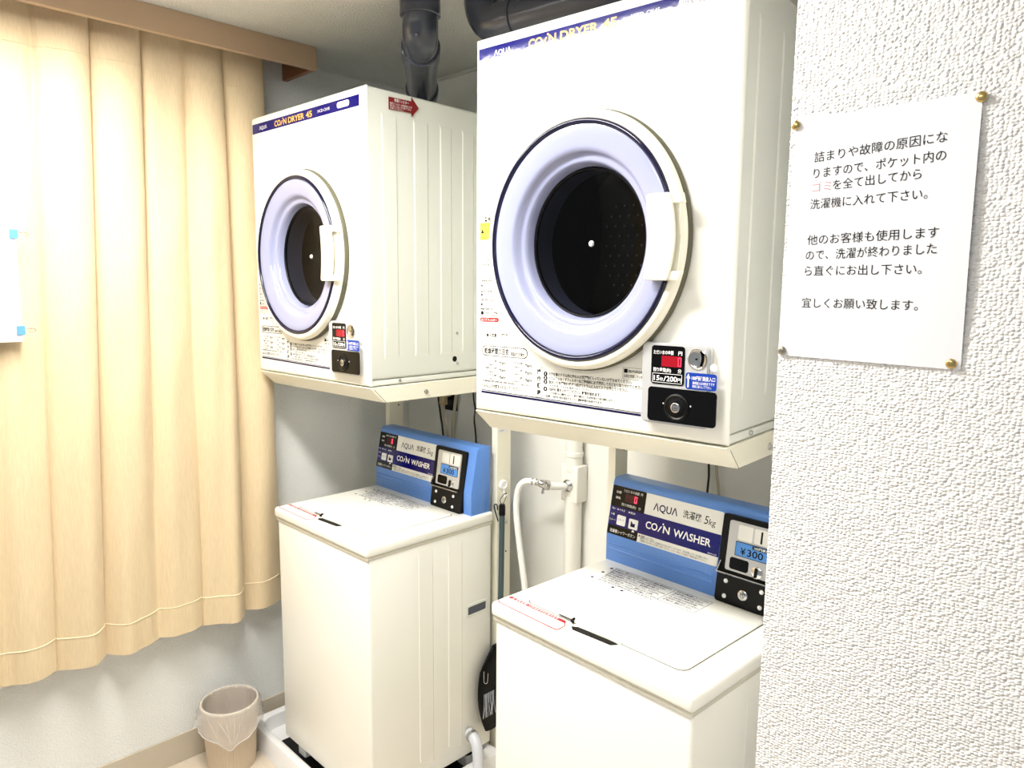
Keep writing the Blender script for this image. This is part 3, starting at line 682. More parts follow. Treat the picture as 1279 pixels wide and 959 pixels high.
# ------------------------------------------------------------------ coin washers
WW, WD, WH = 0.560, 0.515, 0.845
def washer(ribs):
    root = empty('coin_washer', (0, 0, 0))
    k = MB(); k.box(0.0075, WW - 0.0055, 0.010, WD - 0.005, -WH, -0.030, 0.008, 3); k.build('body', M_cream, root)
    for y in ribs:
        k = MB(SIDE(WW - 0.0062)); k.loft([[(y[0], -0.78, 0), (y[1], -0.80, 0), (y[1], -0.06, 0), (y[0], -0.06, 0)], [(y[0] + 0.004, -0.77, 0.0022), (y[1] - 0.004, -0.79, 0.0022), (y[1] - 0.004, -0.075, 0.0022), (y[0] + 0.004, -0.075, 0.0022)]])
        k.build('pressed_rib', M_cream, root, 20)
    for x in (0.06, WW - 0.06):
        for y in (0.07, WD - 0.07):
            k = MB(); k.lathe([(0, -WH - 0.035), (0.022, -WH - 0.035), (0.022, -WH - 0.02), (0.016, -WH)], x, y, 20); k.build('foot', M_black, root)
    # recessed grip on the right side
    k = MB(SIDE(WW - 0.0054)); 
    o4 = rr(0.393, 0.490, -0.345, -0.303, 0.006, 3); i4 = rr(0.401, 0.483, -0.339, -0.311, 0.004, 3)
    k.loft([[(p[0], p[1], 0) for p in o4], [(p[0], p[1], 0.002) for p in o4], [(p[0], p[1], 0.002) for p in i4], [(p[0], p[1], 0.0003) for p in i4]], False, False)
    rg = k.build('grip_frame', M_creamshade, root)
    k = MB(SIDE(WW - 0.0052)); k.prism(i4, 0, 0.0003); k.build('grip_recess', M_grey, rg)
    # top cover
    k = MB(); k.box(0, WW, 0, WD, -0.036, 0.0, 0.0105, 4); cv = k.build('top_cover', M_cream, root)
    k = MB(); k.box(0.0045, WW - 0.0035, 0.0055, WD - 0.003, -0.0455, -0.034, 0.002, 1); k.build('cover_shadow_strip', M_covershade, cv)  # grey strip painted in for the shadow gap below the cover
    # lid
    k = MB(TOP(0)); 
    lid_o = rr(0.058, 0.497, 0.064, 0.388, 0.020, 6); lid_i = rr(0.0605, 0.4945, 0.0665, 0.386, 0.018, 6); lid_t = rr(0.064, 0.491, 0.070, 0.383, 0.016, 6)
    k.loft([[(p[0], p[1], -0.002) for p in lid_o], [(p[0], p[1], 0.0015) for p in lid_o], [(p[0], p[1], 0.0036) for p in lid_i], [(p[0], p[1], 0.0044) for p in lid_t]], False, True)
    lid = k.build('lid', M_cream, root, 30)
    k = MB(TOP(0)); g_o = rr(0.0558, 0.4992, 0.0618, 0.390, 0.021, 6); k.prism(g_o, 0.0, 0.0003); k.build('lid_gap', M_olive, root)
    k = MB(TOP(0)); k.prism([(0.219, 0.045), (0.231, 0.0355), (0.331, 0.0420), (0.341, 0.0555), (0.333, 0.0585), (0.231, 0.0535)], 0.0002, 0.0012); gp = k.build('grip_slot', M_black, root)
    k = MB(TOP(0.0042)); k.prism([(0.222, 0.0575), (0.345, 0.0575), (0.345, 0.066), (0.222, 0.066)], -0.004, 0.0012, 0.001, 1); k.build('lid_lip', M_ring, lid)
    k = MB(); k.tube([(0.205, 0.070, 0.006), (0.208, 0.058, 0.006), (0.216, 0.055, 0.006)], 0.003, 8); k.tube([(0.165, 0.063, 0.0048), (0.203, 0.0635, 0.0048)], 0.0014, 6, 1); k.build('lid_catch', M_black, lid)
    # warning label in front of the lid
    k = MB(TOP(0)); k.prism([(0.010, 0.016), (0.020, 0.010), (0.205, 0.0075), (0.2105, 0.012), (0.2085, 0.037), (0.192, 0.056), (0.015, 0.056)], 0.0001, 0.0006); wl = k.build('warning_label', M_red, root)
    k = MB(TOP(0.0008)); k.prism([(0.0125, 0.0172), (0.0215, 0.0122), (0.204, 0.0100), (0.2082, 0.0135), (0.2064, 0.0360), (0.199, 0.0445), (0.0150, 0.0445)], 0, 0.0003); k.build('label_panel', M_white, wl)
    k = MB(TOP(0.0009)); k.text('⚠ 警告 感電・けがのおそれがあります', 0.024, 0.0475, 0.008, 0.15, 0.02); k.build('lettering', M_white, wl)
    k = MB(TOP(0.0012)); k.text('洗濯・脱水中は絶対にふたを開けないでください', 0.030, 0.034, 0.0065, 0.15, 0.02); k.text('回転中の洗濯物に触れない', 0.030, 0.024, 0.0065, 0.085); k.build('small_print', M_greyink, wl)
    # instruction print at the rear of the lid
    k = MB(TOP(0.0047))
    texts = ['洗濯物を入れ、洗剤を入れてください。硬貨を投入すると自動的に運転を始めます。', '洗濯物の量に合わせて水位を選んでください。ふたを必ず閉めてください。', '運転中にふたを開けると一時停止します。ふたを閉めると運転を再開します。', '防水性の衣類は脱水しないでください。異常振動のおそれがあります。', '脱水槽が完全に止まるまで中に手を入れないでください。けがのおそれ。', 'ポケットの中の物は取り出してください。洗剤の入れすぎに注意。', 'すすぎの水が出ないときは水栓を確認してください。', 'お子様だけで使わせないでください。']
    for i, s_ in enumerate(texts):
        z = 0.366 - i * 0.0118
        k.text(s_, 0.078 + 0.002 * i, z, 0.0095, 0.178 - (i % 3) * 0.012, 0.022)
        if i < 6: k.text(texts[(i + 3) % 8][:18], 0.272, z, 0.0095, 0.090 - (i % 2) * 0.01, 0.022)
    k.cut('instruction_print', M_inknavy, lid)
    for a_, b_, c_, d_ in ((0.265, 0.3665, 0.3775, 0.3783), (0.265, 0.3665, 0.296, 0.2968), (0.265, 0.2658, 0.296, 0.378), (0.3657, 0.3665, 0.296, 0.378), (0.074, 0.262, 0.3775, 0.3783)):
        k.prism([(a_, c_), (b_, c_), (b_, d_), (a_, d_)], 0, 0.0002)
    k.cut('print_border', M_inknavy, lid)
    for x, z in ((0.070, 0.366), (0.070, 0.330), (0.072, 0.285), (0.150, 0.272), (0.178, 0.272)): k.lathe([(0, 0.0002), (0.0045, 0.0002)], x, z, 12)
    k.build('dot_print', M_inknavy, lid)
    # blue control panel
    k = MB(SIDE(0.004))
    k.prism([(0.420, -0.002), (0.420, 0.074), (0.447, 0.2165), (0.452, 0.2235), (0.460, 0.2265), (0.503, 0.2265), (0.507, 0.222), (0.507, -0.002)], 0, 0.546, 0.0022, 2)
    cp = k.build('control_panel', M_blue, root, 28)
    k = MB(SIDE(0.004)); k.prism([(0.4165, 0.050), (0.421, 0.046), (0.421, 0.054)], 0.012, 0.330); k.prism([(0.4175, 0.034), (0.421, 0.030), (0.421, 0.038)], 0.012, 0.330); k.build('panel_ridge', M_blue, cp)
    SL = plane((0, 0.420 - 0.0003, 0.074), (1, 0, 0), (0, 0.027, 0.1425))
    def SLo(e): return SL @ Matrix.Translation((0, 0, e))
    V = lambda z: (z - 0.074) * 1.018
    k = MB(SL); k.rrect(0.0075, 0.347, V(0.076), V(0.206), 0.004, 0, 0.0010); lab = k.build('label_plate', M_offwhite, cp)
    k = MB(SLo(0.0010)); k.prism([(0.0075, V(0.0985)), (0.347, V(0.0985)), (0.347, V(0.152)), (0.0075, V(0.152))], 0, 0.0003); k.build('blue_band', M_navy, lab)
    k = MB(SLo(0.0010)); k.rrect(0.0075, 0.1185, V(0.1505), V(0.206), 0.003, 0, 0.0005); k.rrect(0.0075, 0.108, V(0.076), V(0.100), 0.003, 0, 0.0005); bk = k.build('black_display', M_blackg, lab)
    k = MB(SLo(0.0016)); k.prism([(0.052, V(0.1685)), (0.095, V(0.1685)), (0.095, V(0.190)), (0.052, V(0.190))], 0, 0.0003); k.build('red_window', M_ledoff, bk)
    k = MB(SLo(0.0021)); led_digit(k, 0.083, V(0.171), 0.0085, 0.0175, 0.002); k.build('digit', M_led, bk)
    k = MB(SLo(0.0017))
    k.text('ただいまの金額  円', 0.045, V(0.194), 0.0085, 0.062); k.text('残り時間(約)   分', 0.043, V(0.157), 0.0085, 0.064)
    k.cut('small_lettering', M_white, lab)
    k.text('金額', 0.020, V(0.187), 0.0075, 0.017); k.text('運転', 0.020, V(0.172), 0.0075, 0.017)
    k.cut('small_lettering', M_white, lab)
    k.text('洗い', 0.013, V(0.142), 0.0062, 0.013); k.text('▶すすぎ', 0.032, V(0.142), 0.0062, 0.026); k.text('▶脱水', 0.070, V(0.142), 0.0062, 0.022)
    k.cut('small_lettering', M_white, lab)
    k.text('少量', 0.012, V(0.127), 0.0062, 0.013); k.text('スタート', 0.010, V(0.112), 0.0062, 0.020)
    k.cut('small_lettering', M_white, lab)
    k.text('洗濯槽シャワーボタン', 0.016, V(0.082), 0.0105, 0.085, 0.002); k.prism([(0.087, V(0.0965)), (0.097, V(0.0965)), (0.092, V(0.1025))], 0, 0.0002)
    k.build('small_lettering', M_white, lab)
    for x0, x1, z0, z1 in ((0.036, 0.064, 0.1045, 0.1305), (0.076, 0.105, 0.1035, 0.1295)):
        k = MB(SLo(0.0013)); k.rrect(x0, x1, V(z0), V(z1), 0.003, 0, 0.0022); bt = k.build('button', M_white, lab)
        k = MB(SLo(0.0038))
        if x0 < 0.05: k.text('スタート', x0 + 0.004, V(z0 + 0.012), 0.007, 0.020)
        else: k.prism([(x0 + 0.007, V(z0 + 0.006)), (x0 + 0.021, V(z0 + 0.006)), (x0 + 0.021, V(z0 + 0.016)), (x0 + 0.014, V(z0 + 0.014)), (x0 + 0.009, V(z0 + 0.020)), (x0 + 0.007, V(z0 + 0.020))], 0, 0.0002)
        k.build('button_print', M_inknavy, bt)
    k = MB(SLo(0.0012)); k.text('ΛQUΛ', 0.145, V(0.1675), 0.026, 0.074, 0.014); k.build('lettering', M_inknavy, lab)
    k = MB(SLo(0.0012)); k.text('洗濯機', 0.235, V(0.1705), 0.021, 0.053, 0.011); k.cut('lettering', M_ink, lab); k.text('5', 0.296, V(0.168), 0.029, 0.012, 0.0, 0.15); k.text('kg', 0.3095, V(0.168), 0.0215, 0.019, 0.0, 0.1)
    k.cut('lettering', M_ink, lab)
    k.text('■ 洗濯槽シャワーボタン', 0.112, V(0.0905), 0.0062, 0.050, 0.01); k.text('運転前にボタンを押すと洗濯槽内を水で洗い流すことができます。(約20秒間)シャワー中は運転しません。', 0.118, V(0.0855), 0.0058, 0.205); k.text('洗濯槽の汚れが気になる時にお使いください。シャワー後はふたを閉めて洗濯を始めてください。', 0.118, V(0.0795), 0.0058, 0.200)
    k.build('lettering', M_ink, lab)
    k = MB(SLo(0.0015))
    k.text('CO', 0.129, V(0.1175), 0.026, 0.037, 0.018); k.text('N', 0.1835, V(0.1175), 0.026, 0.020, 0.018)
    k.prism([(0.1672, V(0.1172)), (0.1708, V(0.1172)), (0.1795, V(0.1325)), (0.1759, V(0.1325))], 0, 0.0003); k.lathe([(0, 0.0003), (0.0022, 0.0003)], 0.1820, V(0.1385), 12)
    k.text('WΛSHER', 0.215, V(0.1175), 0.026, 0.108, 0.018)
    k.cut('lettering', M_white, lab)
    k.text('MCW-C50', 0.318, V(0.1005), 0.0055, 0.024)
    k.build('lettering', M_white, lab)
    # coin unit
    CU = plane((0, 0.4085, 0.001), (1, 0, 0), (0, 0.030, 0.208))
    def CUo(e): return CU @ Matrix.Translation((0, 0, e))
    k = MB(CU); k.rrect(0.352, 0.512, 0.0, 0.210, 0.008, -0.030, 0.004); cu = k.build('coin_box', M_black, root, 25)
    k = MB(CUo(0.004)); k.rrect(0.372, 0.492, 0.080, 0.198, 0.005, 0, 0.0035); pl = k.build('coin_plate', M_silver, cu)
    k = MB(CUo(0.0075)); k.rrect(0.396, 0.433, 0.157, 0.192, 0.004, 0, 0.0008); k.rrect(0.437, 0.487, 0.157, 0.192, 0.004, 0, 0.0008); k.build('coin_face', M_offwhite, pl)
    k = MB(CUo(0.0083)); k.rrect(0.453, 0.4575, 0.160, 0.188, 0.001, 0, 0.0005); k.build('coin_slot', M_black, pl)
    k = MB(CUo(0.0075)); k.rrect(0.393, 0.482, 0.119, 0.153, 0.002, 0, 0.0009); k.build('price_border', M_black, pl)
    k = MB(CUo(0.0084)); k.rrect(0.3945, 0.4805, 0.1205, 0.1515, 0.002, 0, 0.0004); pb = k.build('price_sign', M_sign2, pl)
    k = MB(CUo(0.0089)); k.prism([(0.436, 0.143), (0.480, 0.143), (0.480, 0.151), (0.436, 0.151)], 0, 0.0002); k.text('¥', 0.407, 0.1245, 0.022, 0.013, 0.01); k.text('300', 0.424, 0.1245, 0.0225, 0.040, 0.012); k.build('lettering', M_ink, pb)
    k = MB(CUo(0.0093)); k.text('100円専用', 0.440, 0.1445, 0.007, 0.037, 0.01); k.build('lettering', M_white, pb)
    k = MB(CUo(0.0075)); k.rrect(0.383, 0.431, 0.085, 0.113, 0.006, 0, 0.0012); k.build('return_flap', M_blackg, pl)
    k = MB(CUo(0.0075)); k.lathe([(0.014, 0), (0.014, 0.004), (0.010, 0.006), (0, 0.006)], 0.454, 0.093, 24); rl = k.build('return_lever', M_chrome, pl)
    k = MB(CUo(0.0136)); k.prism([(0.4505, 0.083), (0.4565, 0.083), (0.4575, 0.105), (0.4515, 0.105)], 0, 0.004, 0.0008, 1); k.build('lever_bar', M_black, rl)
    # shallow chrome dish under the return flap
    k = MB(CUo(0.004)); k.prism([(0.355, 0.071), (0.500, 0.071), (0.500, 0.0745), (0.355, 0.0745)], 0, 0.016, 0.0008, 1)
    k.prism([(0.355, 0.071), (0.3575, 0.071), (0.366, 0.100), (0.363, 0.100)], 0, 0.013); k.build('coin_dish', M_chrome, cu)
    for x, z in ((0.377, 0.052), (0.377, 0.016), (0.468, 0.052), (0.468, 0.016)):
        k = MB(CUo(0.004)); k.lathe([(0.0055, 0), (0.0045, 0.002), (0, 0.003)], x, z, 16); k.build('rivet', M_white, cu)
    k = MB(CUo(0.004)); k.lathe([(0.012, 0), (0.012, 0.002), (0.010, 0.0032), (0, 0.0026)], 0.424, 0.031, 28); ky = k.build('key_lock', M_chrome, cu)
    k = MB(CUo(0.0072)); k.lathe([(0.0062, 0), (0.0052, 0.0002)], 0.424, 0.031, 20); k.tube([(0.4205, 0.034, 0), (0.4275, 0.028, 0)], 0.0009, 6, 1); k.build('keyhole', M_black, ky)
    return root
M_sign2 = mat('price_blue', (84, 146, 222), 0.35)
w1 = washer([(0.193, 0.254), (0.314, 0.377)])
w2 = washer([(0.205, 0.262), (0.320, 0.380)])
w1.location = (-1.020, -0.014, 0.927); w1.rotation_euler.z = math.radians(0.34)
w2.location = (0.084, -0.025, 0.944); w2.rotation_euler.z = math.radians(-1.77)
tag(w1, 'white top loading coin washer beside the curtain, standing in the pan behind the bin', 'washing machine', 'coin washers')
tag(w2, 'nearer white top loading coin washer partly hidden by the notice wall', 'washing machine', 'coin washers')

# ------------------------------------------------------------------ drain pans
def pan(x0, x1, y0, y1, label, feet, top):
    t = empty('drain_pan', ((x0 + x1) / 2, (y0 + y1) / 2, 0)); tag(t, label, 'drain pan', 'washer drain pans')
    cx, cy = (x0 + x1) / 2, (y0 + y1) / 2; a, c = (x1 - x0) / 2, (y1 - y0) / 2
    def lp(m, z, r): return [(p[0], p[1], z) for p in rr(-a + m, a - m, -c + m, c - m, r, 6)]
    k = MB(); k.loft([lp(-0.004, 0.0, 0.02), lp(0.006, 0.060, 0.02), lp(0.010, 0.066, 0.02), lp(0.030, 0.066, 0.05), lp(0.036, 0.062, 0.055), lp(0.044, 0.012, 0.05), lp(0.09, 0.008, 0.04)], True, True)
    k.build('basin', M_pan, t, 40)
    k = MB(); k.lathe([(0.0, 0.016), (0.045, 0.016), (0.05, 0.009)], 0.0, -0.0, 32); k.build('drain_cover', M_black, t)
    k = MB(); k.box(-a + 0.13, a - 0.05, -c + 0.075, c - 0.06, 0.008, 0.011, 0.001, 1); k.build('pan_shade_sheet', M_black, t)  # black sheet standing in for the shade inside the pan
    for (fx, fy) in feet:                       # raised pads that carry the washer's feet
        k = MB(); k.box(fx - cx - 0.025, fx - cx + 0.025, fy - cy - 0.025, fy - cy + 0.025, 0.006, top, 0.004, 1); k.build('foot_pad', M_pan, t)
    return t
def feet_of(w):
    Mw = Matrix.Translation(w.location) @ Matrix.Rotation(w.rotation_euler.z, 4, 'Z')
    return [(Mw @ Vector((x, y, 0)))[:2] for x in (0.06, WW - 0.06) for y in (0.07, WD - 0.07)]
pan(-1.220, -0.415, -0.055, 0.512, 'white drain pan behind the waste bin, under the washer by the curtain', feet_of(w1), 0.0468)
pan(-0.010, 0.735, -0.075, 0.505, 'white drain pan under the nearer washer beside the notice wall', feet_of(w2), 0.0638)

# ------------------------------------------------------------------ exhaust ducts
def duct(name, pts, r, sockets, label, grp=None):
    t = empty(name, pts[0]); tag(t, label, 'pipe', grp)
    o = Vector(pts[0])
    k = MB(); k.tube([Vector(p) - o for p in pts], r, 28, 1); k.build('pipe', M_pvc, t, 40)
    for a, c, rad in sockets:
        a, c = Vector(a) - o, Vector(c) - o
        d = (c - a).normalized()
        k = MB(); k.tube([a, a + d * 0.002, c - d * 0.002, c], [rad - 0.003, rad, rad, rad - 0.003], 32, 1); k.build('socket', M_pvc, t, 30)
    return t
def arc(p0, corner, p1, n=8):
    """Rounded corner between two straight runs."""
    p0, c, p1 = Vector(p0), Vector(corner), Vector(p1)
    return [(1 - s) ** 2 * p0 + 2 * s * (1 - s) * c + s * s * p1 for s in [i / n for i in range(n + 1)]]
A0, A1, A2, A3 = Vector((-0.900, 0.550, 2.13)), Vector((-0.900, 0.550, 2.355)), Vector((-0.445, 0.190, 2.385)), Vector((-0.445, 0.190, 2.486))
dA = (A2 - A1).normalized()
ptsA = [A0, A1 - Vector((0, 0, 0.06))] + arc(A1 - Vector((0, 0, 0.06)), A1, A1 + dA * 0.07)[1:] + arc(A2 - dA * 0.065, A2, A2 + Vector((0, 0, 0.05)))+ [A3 + Vector((0, 0, 0.06))]
duct('exhaust_duct', ptsA, 0.051, [((-0.9, 0.55, 2.215), (-0.9, 0.55, 2.285), 0.057), (A1 + dA * 0.075, A1 + dA * 0.125, 0.057), (A2 - dA * 0.155, A2 - dA * 0.075, 0.0575), (A2 + Vector((0, 0, 0.052)), A3 + Vector((0, 0, 0.02)), 0.0575)],
     'dark grey plastic exhaust pipe rising behind the dryer by the curtain', 'exhaust ducts')
bo = MB(); cpt = A2 + Vector((0.030, -0.034, -0.012)); nd = Vector((0.62, -0.70, -0.35)).normalized()
oa = [o for o in C.objects if o.name == 'exhaust_duct'][0]
bo.tube([cpt - nd * 0.004 - A0, cpt + nd * 0.006 - A0, cpt + nd * 0.0075 - A0], [0.0065, 0.0062, 0.004], 16, 1); bo.build('boss', M_pvc, oa)
B0, B1, B2, B3 = Vector((0.330, 0.405, 2.242)), Vector((0.330, 0.405, 2.415)), Vector((-0.335, 0.330, 2.415)), Vector((-0.335, 0.330, 2.56))
dB = (B2 - B1).normalized()
ptsB = [B0] + arc(B1 - Vector((0, 0, 0.09)), B1, B1 + dB * 0.09) + arc(B2 - dB * 0.085, B2, B2 + Vector((0, 0, 0.085))) + [B3]
duct('exhaust_duct', ptsB, 0.0555, [(B2 - dB * 0.135, B2 - dB * 0.085, 0.0605), (B1 + dB * 0.10, B1 + dB * 0.15, 0.0605)],
     'dark grey plastic exhaust pipe running level under the ceiling above the nearer dryer', 'exhaust ducts')

# ------------------------------------------------------------------ pelmet, rail and curtain
t = empty('curtain_pelmet', (XL, -1.0, 2.411)); tag(t, 'beige laminate curtain pelmet on the left wall below the ceiling', 'pelmet')
k = MB(); k.box(0.190, 0.209, -1.5, 1.205, 0.0, 0.0745, 0.001, 1); k.build('front_board', M_wood, t)
k = MB(); k.box(0.0, 0.190, 1.186, 1.205, 0.0, 0.0745, 0.001, 1); k.build('end_board', M_woodd, t)
k = MB(); k.box(0.0, 0.190, -1.5, 1.186, 0.064, 0.0745); k.build('top_board', M_woodd, t)
k = MB(); k.box(0.080, 0.112, -1.5, 1.15, 0.048, 0.064, 0.003, 1); rl = k.build('curtain_rail', M_silver, t)
k = MB(); k.lathe([(0.002, 0), (0.0012, 0.0008), (0, 0.001)], 0, 0, 8)
sm = k.build('screw', M_pinsteel, t); sm.matrix_local = Matrix.Translation((0.209, 1.19, 0.05)) @ Matrix.Rotation(PI / 2, 4, 'Y')

ct = [-1.75, -1.60, -1.45, -1.31, -1.17, -1.03, -0.89, -0.745, -0.600, -0.455, -0.315, -0.183, -0.065, 0.080]
cb_ = [-1.78, -1.64, -1.50, -1.37, -1.23, -1.09, -0.95, -0.80, -0.655, -0.518, -0.356, -0.212, -0.060, 0.085]
ZT, ZB = 2.455, 0.512
k = MB()
cols = []; NS = 18; NZ = 60
def cx_at(i, s, q):
    """Curtain depth: i pleat, s 0..1 across it, q 0 top .. 1 bottom."""
    s = min(max(s, 0), 1)
    amp = (0.046 + 0.014 * math.sin(i * 2.3 + 0.6)) * (0.85 + 0.3 * q)
    lean = 0.16 * math.sin(i * 1.9 + 1.0 + q * 1.5)
    t = s + lean * math.sin(PI * s) * 0.5
    tt = min(max(t, 0), 1); k_ = 0.78 * max(0.0, (q - 0.25) / 0.75)
    prof = (1 - k_) * math.sin(PI * tt) ** 0.62 + k_ * (0.12 * math.sin(PI * tt) ** 0.5 + 0.80 * math.sin(PI * tt) ** 2)
    prof -= (0.12 + 0.10 * math.sin(i * 3.1)) * math.exp(-((t - 0.42 - 0.2 * math.sin(i * 1.3 + q * 2)) / 0.13) ** 2) * (0.3 + q)
    base = -1.176 + 0.006 * math.sin(i * 1.7 + q * 3.0)
    if i >= 12: base -= 0.003; amp = 0.036
    ripple = (0.003 * math.sin(s * 8 + i * 1.9 + q * 7.5) + 0.0022 * math.sin(q * 31 + s * 6 + i * 2.0) * math.exp(-((q - 0.45) / 0.3) ** 2)) * math.sin(PI * s)
    pinch = 1 - 0.45 * math.exp(-(q / 0.045) ** 2)
    crease = 0.007 * math.exp(-((q - 0.075 - 0.01 * math.sin(i)) / 0.018) ** 2) * math.sin(PI * s)
    return base + amp * prof * pinch + ripple - crease
loops = []
for j in range(NZ + 1):
    q = j / NZ
    lp = []
    for i in range(len(ct) - 1):
        a = ct[i] + (cb_[i] - ct[i]) * q; c = ct[i + 1] + (cb_[i + 1] - ct[i + 1]) * q
        for s in range(NS if i < len(ct) - 2 else NS + 1):
            f_ = s / NS
            y = a + (c - a) * (f_ + 0.10 * math.sin(2 * PI * f_) * -0.5)
            if s == 0 and i > 0: y -= 0.0
            z = ZT + (ZB - ZT) * q + 0.004 * math.sin(i * 2.1) * q
            lp.append((cx_at(i, f_, q), y, z))
    loops.append(lp)
k.loft(loops, False, False, closed=False)
cu_ = k.build('curtain', M_curtain, None, 80, True)
# give the cloth its thickness and a stitched hem line
md = cu_.modifiers.new('thickness', 'SOLIDIFY'); md.thickness = 0.0016; md.offset = -1
tag(cu_, 'beige pleated curtain hanging from the pelmet over the left wall', 'curtain')
def seam(q0, name, r_, m_):
    kk = MB(); P = []
    for i in range(7, len(ct) - 1):
        a = ct[i] + (cb_[i] - ct[i]) * q0; c = ct[i + 1] + (cb_[i + 1] - ct[i + 1]) * q0
        for s in range(NS):
            f_ = s / NS
            P.append((cx_at(i, f_, q0) + 0.0006, a + (c - a) * (f_ - 0.05 * math.sin(2 * PI * f_)), ZT + (ZB - ZT) * q0 + 0.004 * math.sin(i * 2.1) * q0))
    kk.tube(P, r_, 6, 1); return kk.build(name, m_, cu_)
seam(0.948, 'hem_seam', 0.0014, M_thread); seam(0.062, 'heading_seam', 0.0010, M_curtain)

# sheet clipped on the curtain
k = MB(); 
nY = 8
lps = []
for i in range(nY + 1):
    y = -1.02 + 0.327 * i / nY; x = -1.094 + 0.003 * math.sin(i * 0.8)
    lps.append([(x, y, 1.523), (x, y, 1.862), (x + 0.0005, y, 1.862), (x + 0.0005, y, 1.523)])
k.loft(lps); ps = k.build('paper_sheet', M_paper); tag(ps, 'white paper sheet clipped onto the curtain at the left edge', 'paper')
def binder_clip(z, label):
    t = empty('binder_clip', (-1.094, -0.695, z)); tag(t, label, 'clip', 'clips on the curtain sheet')
    k = MB(plane((0, 0, 0), (1, 0, 0), (0, 1, 0)))
    k.prism([(-0.006, 0.006), (0.0045, -0.012), (0.0058, -0.012), (0.0068, 0.008), (-0.006, 0.008)], -0.0125, 0.0125, 0.0008, 1); k.build('clip_body', M_clip, t)
    for s in (-1, 1):
        k = MB(); xx = 0.005 if s > 0 else -0.005
        k.tube([(0.006, -0.003, -0.006), (xx * 0.6, 0.010, -0.005), (xx, 0.020, -0.0035), (xx * 1.5, 0.027, -0.0055), (xx * 1.8, 0.0315, 0), (xx * 1.5, 0.027, 0.0055), (xx, 0.020, 0.0035), (xx * 0.6, 0.010, 0.005), (0.006, -0.003, 0.006)], 0.0008, 8, 5)
        k.build('wire_handle', M_chrome, t)
binder_clip(1.815, 'upper light blue binder clip on the curtain sheet')
binder_clip(1.554, 'lower light blue binder clip on the curtain sheet')

# ------------------------------------------------------------------ notice and pins
k = MB(); lps = []
def nx(u, v):    # u across, v down
    x0 = 0.864 + (0.855 - 0.864) * v; x1 = 1.0665 + (1.068 - 1.0665) * v
    z0 = 1.893 + (1.596 - 1.893) * v; z1 = 1.893 + (1.5935 - 1.893) * v
    lift = 0.0014 + 0.0030 * math.sin(PI * v) * u + 0.0010 * math.sin(PI * u) * v ** 2
    return (x0 + (x1 - x0) * u, YW - lift, z0 + (z1 - z0) * u)
N = 14
for j in range(N + 1):
    lps.append([nx(i / N, j / N) for i in range(N + 1)])
k.loft(lps, False, False, closed=False)
no = k.build('notice_sheet', M_paper, None, 80, True); md = no.modifiers.new('thickness', 'SOLIDIFY'); md.thickness = 0.0003; md.offset = 0
tag(no, 'white notice printed in black Japanese, pinned to the woven white wall', 'notice')
notice = [('詰まりや故障の原因にな', 0.8885, 1.0365, 1.8395, 1.8455), ('りますので、ポケット内の', 0.8888, 1.0365, 1.8200, 1.8255), (('ゴミ', 'を全て出してから'), 0.888, 1.013, 1.8030, 1.8075), ('洗濯機に入れて下さい。', 0.8868, 1.021, 1.7825, 1.7850),
          ('他のお客様も使用します', 0.8858, 1.036, 1.7385, 1.7415), ('ので、洗濯が終わりました', 0.885, 1.035, 1.7195, 1.7235), ('ら直ぐにお出し下さい。', 0.885, 1.021, 1.7000, 1.7010), ('宜しくお願い致します。', 0.8835, 1.020, 1.6600, 1.6595)]
kbs = [MB(FRONT(YW - 0.0088)) for _ in range(3)]; kr = MB(FRONT(YW - 0.0088))
def on_paper(mb):
    for v in mb.bm.verts:
        vv = (1.893 - v.co.z) / 0.2975; x0 = 0.864 - 0.009 * vv; uu = (v.co.x - x0) / (1.067 - x0)
        v.co.y = nx(uu, vv)[1] - 0.0005
for i, (s, xa, xb, za, zb_) in enumerate(notice):
    kb = kbs[0 if i < 4 else 1 if i < 7 else 2]
    rot = math.atan2(zb_ - za, xb - xa)
    if isinstance(s, tuple):
        kr.text(s[0], xa, za, 0.0135, (xb - xa) * 0.2 * 0.96, -0.006, rot=rot); kb.text(s[1], xa + (xb - xa) * 0.205, za + 0.001, 0.0135, (xb - xa) * 0.795, 0.0, rot=rot)
    else: kb.text(s, xa, za, 0.0137, xb - xa, 0.0, rot=rot)
on_paper(kr)
for kb in kbs:
    on_paper(kb); kb.build('lettering', M_ink, no)
o = kr.build('red_lettering', mat('faded_red_print', (205, 150, 158), 0.6), no); o['label'] = 'faded red lettering'
for (x, z, m_, lb_) in ((0.8625, 1.887, M_pin, 'brass thumbtack at the top left corner of the notice'), (1.0655, 1.887, M_pin, 'brass thumbtack at the top right corner of the notice'), (0.8605, 1.602, M_pinsteel, 'grey thumbtack at the bottom left corner of the notice'), (1.0585, 1.600, M_pin, 'brass thumbtack at the bottom right corner of the notice')):
    t = empty('thumbtack', (x, YW, z)); tag(t, lb_, 'pin', 'thumbtacks on the notice')
    k = MB(FRONT(0)); k.lathe([(0.0058, 0.0026), (0.0056, 0.0036), (0.0045, 0.0047), (0.0025, 0.0053), (0, 0.0055)], 0, 0, 28); k.lathe([(0.0058, 0.0026), (0.0, 0.0026)], 0, 0, 28); k.build('head', m_, t)
    k = MB(FRONT(0)); k.lathe([(0.0006, -0.004), (0.0006, 0.003)], 0, 0, 8); k.build('shank', M_chrome, t)

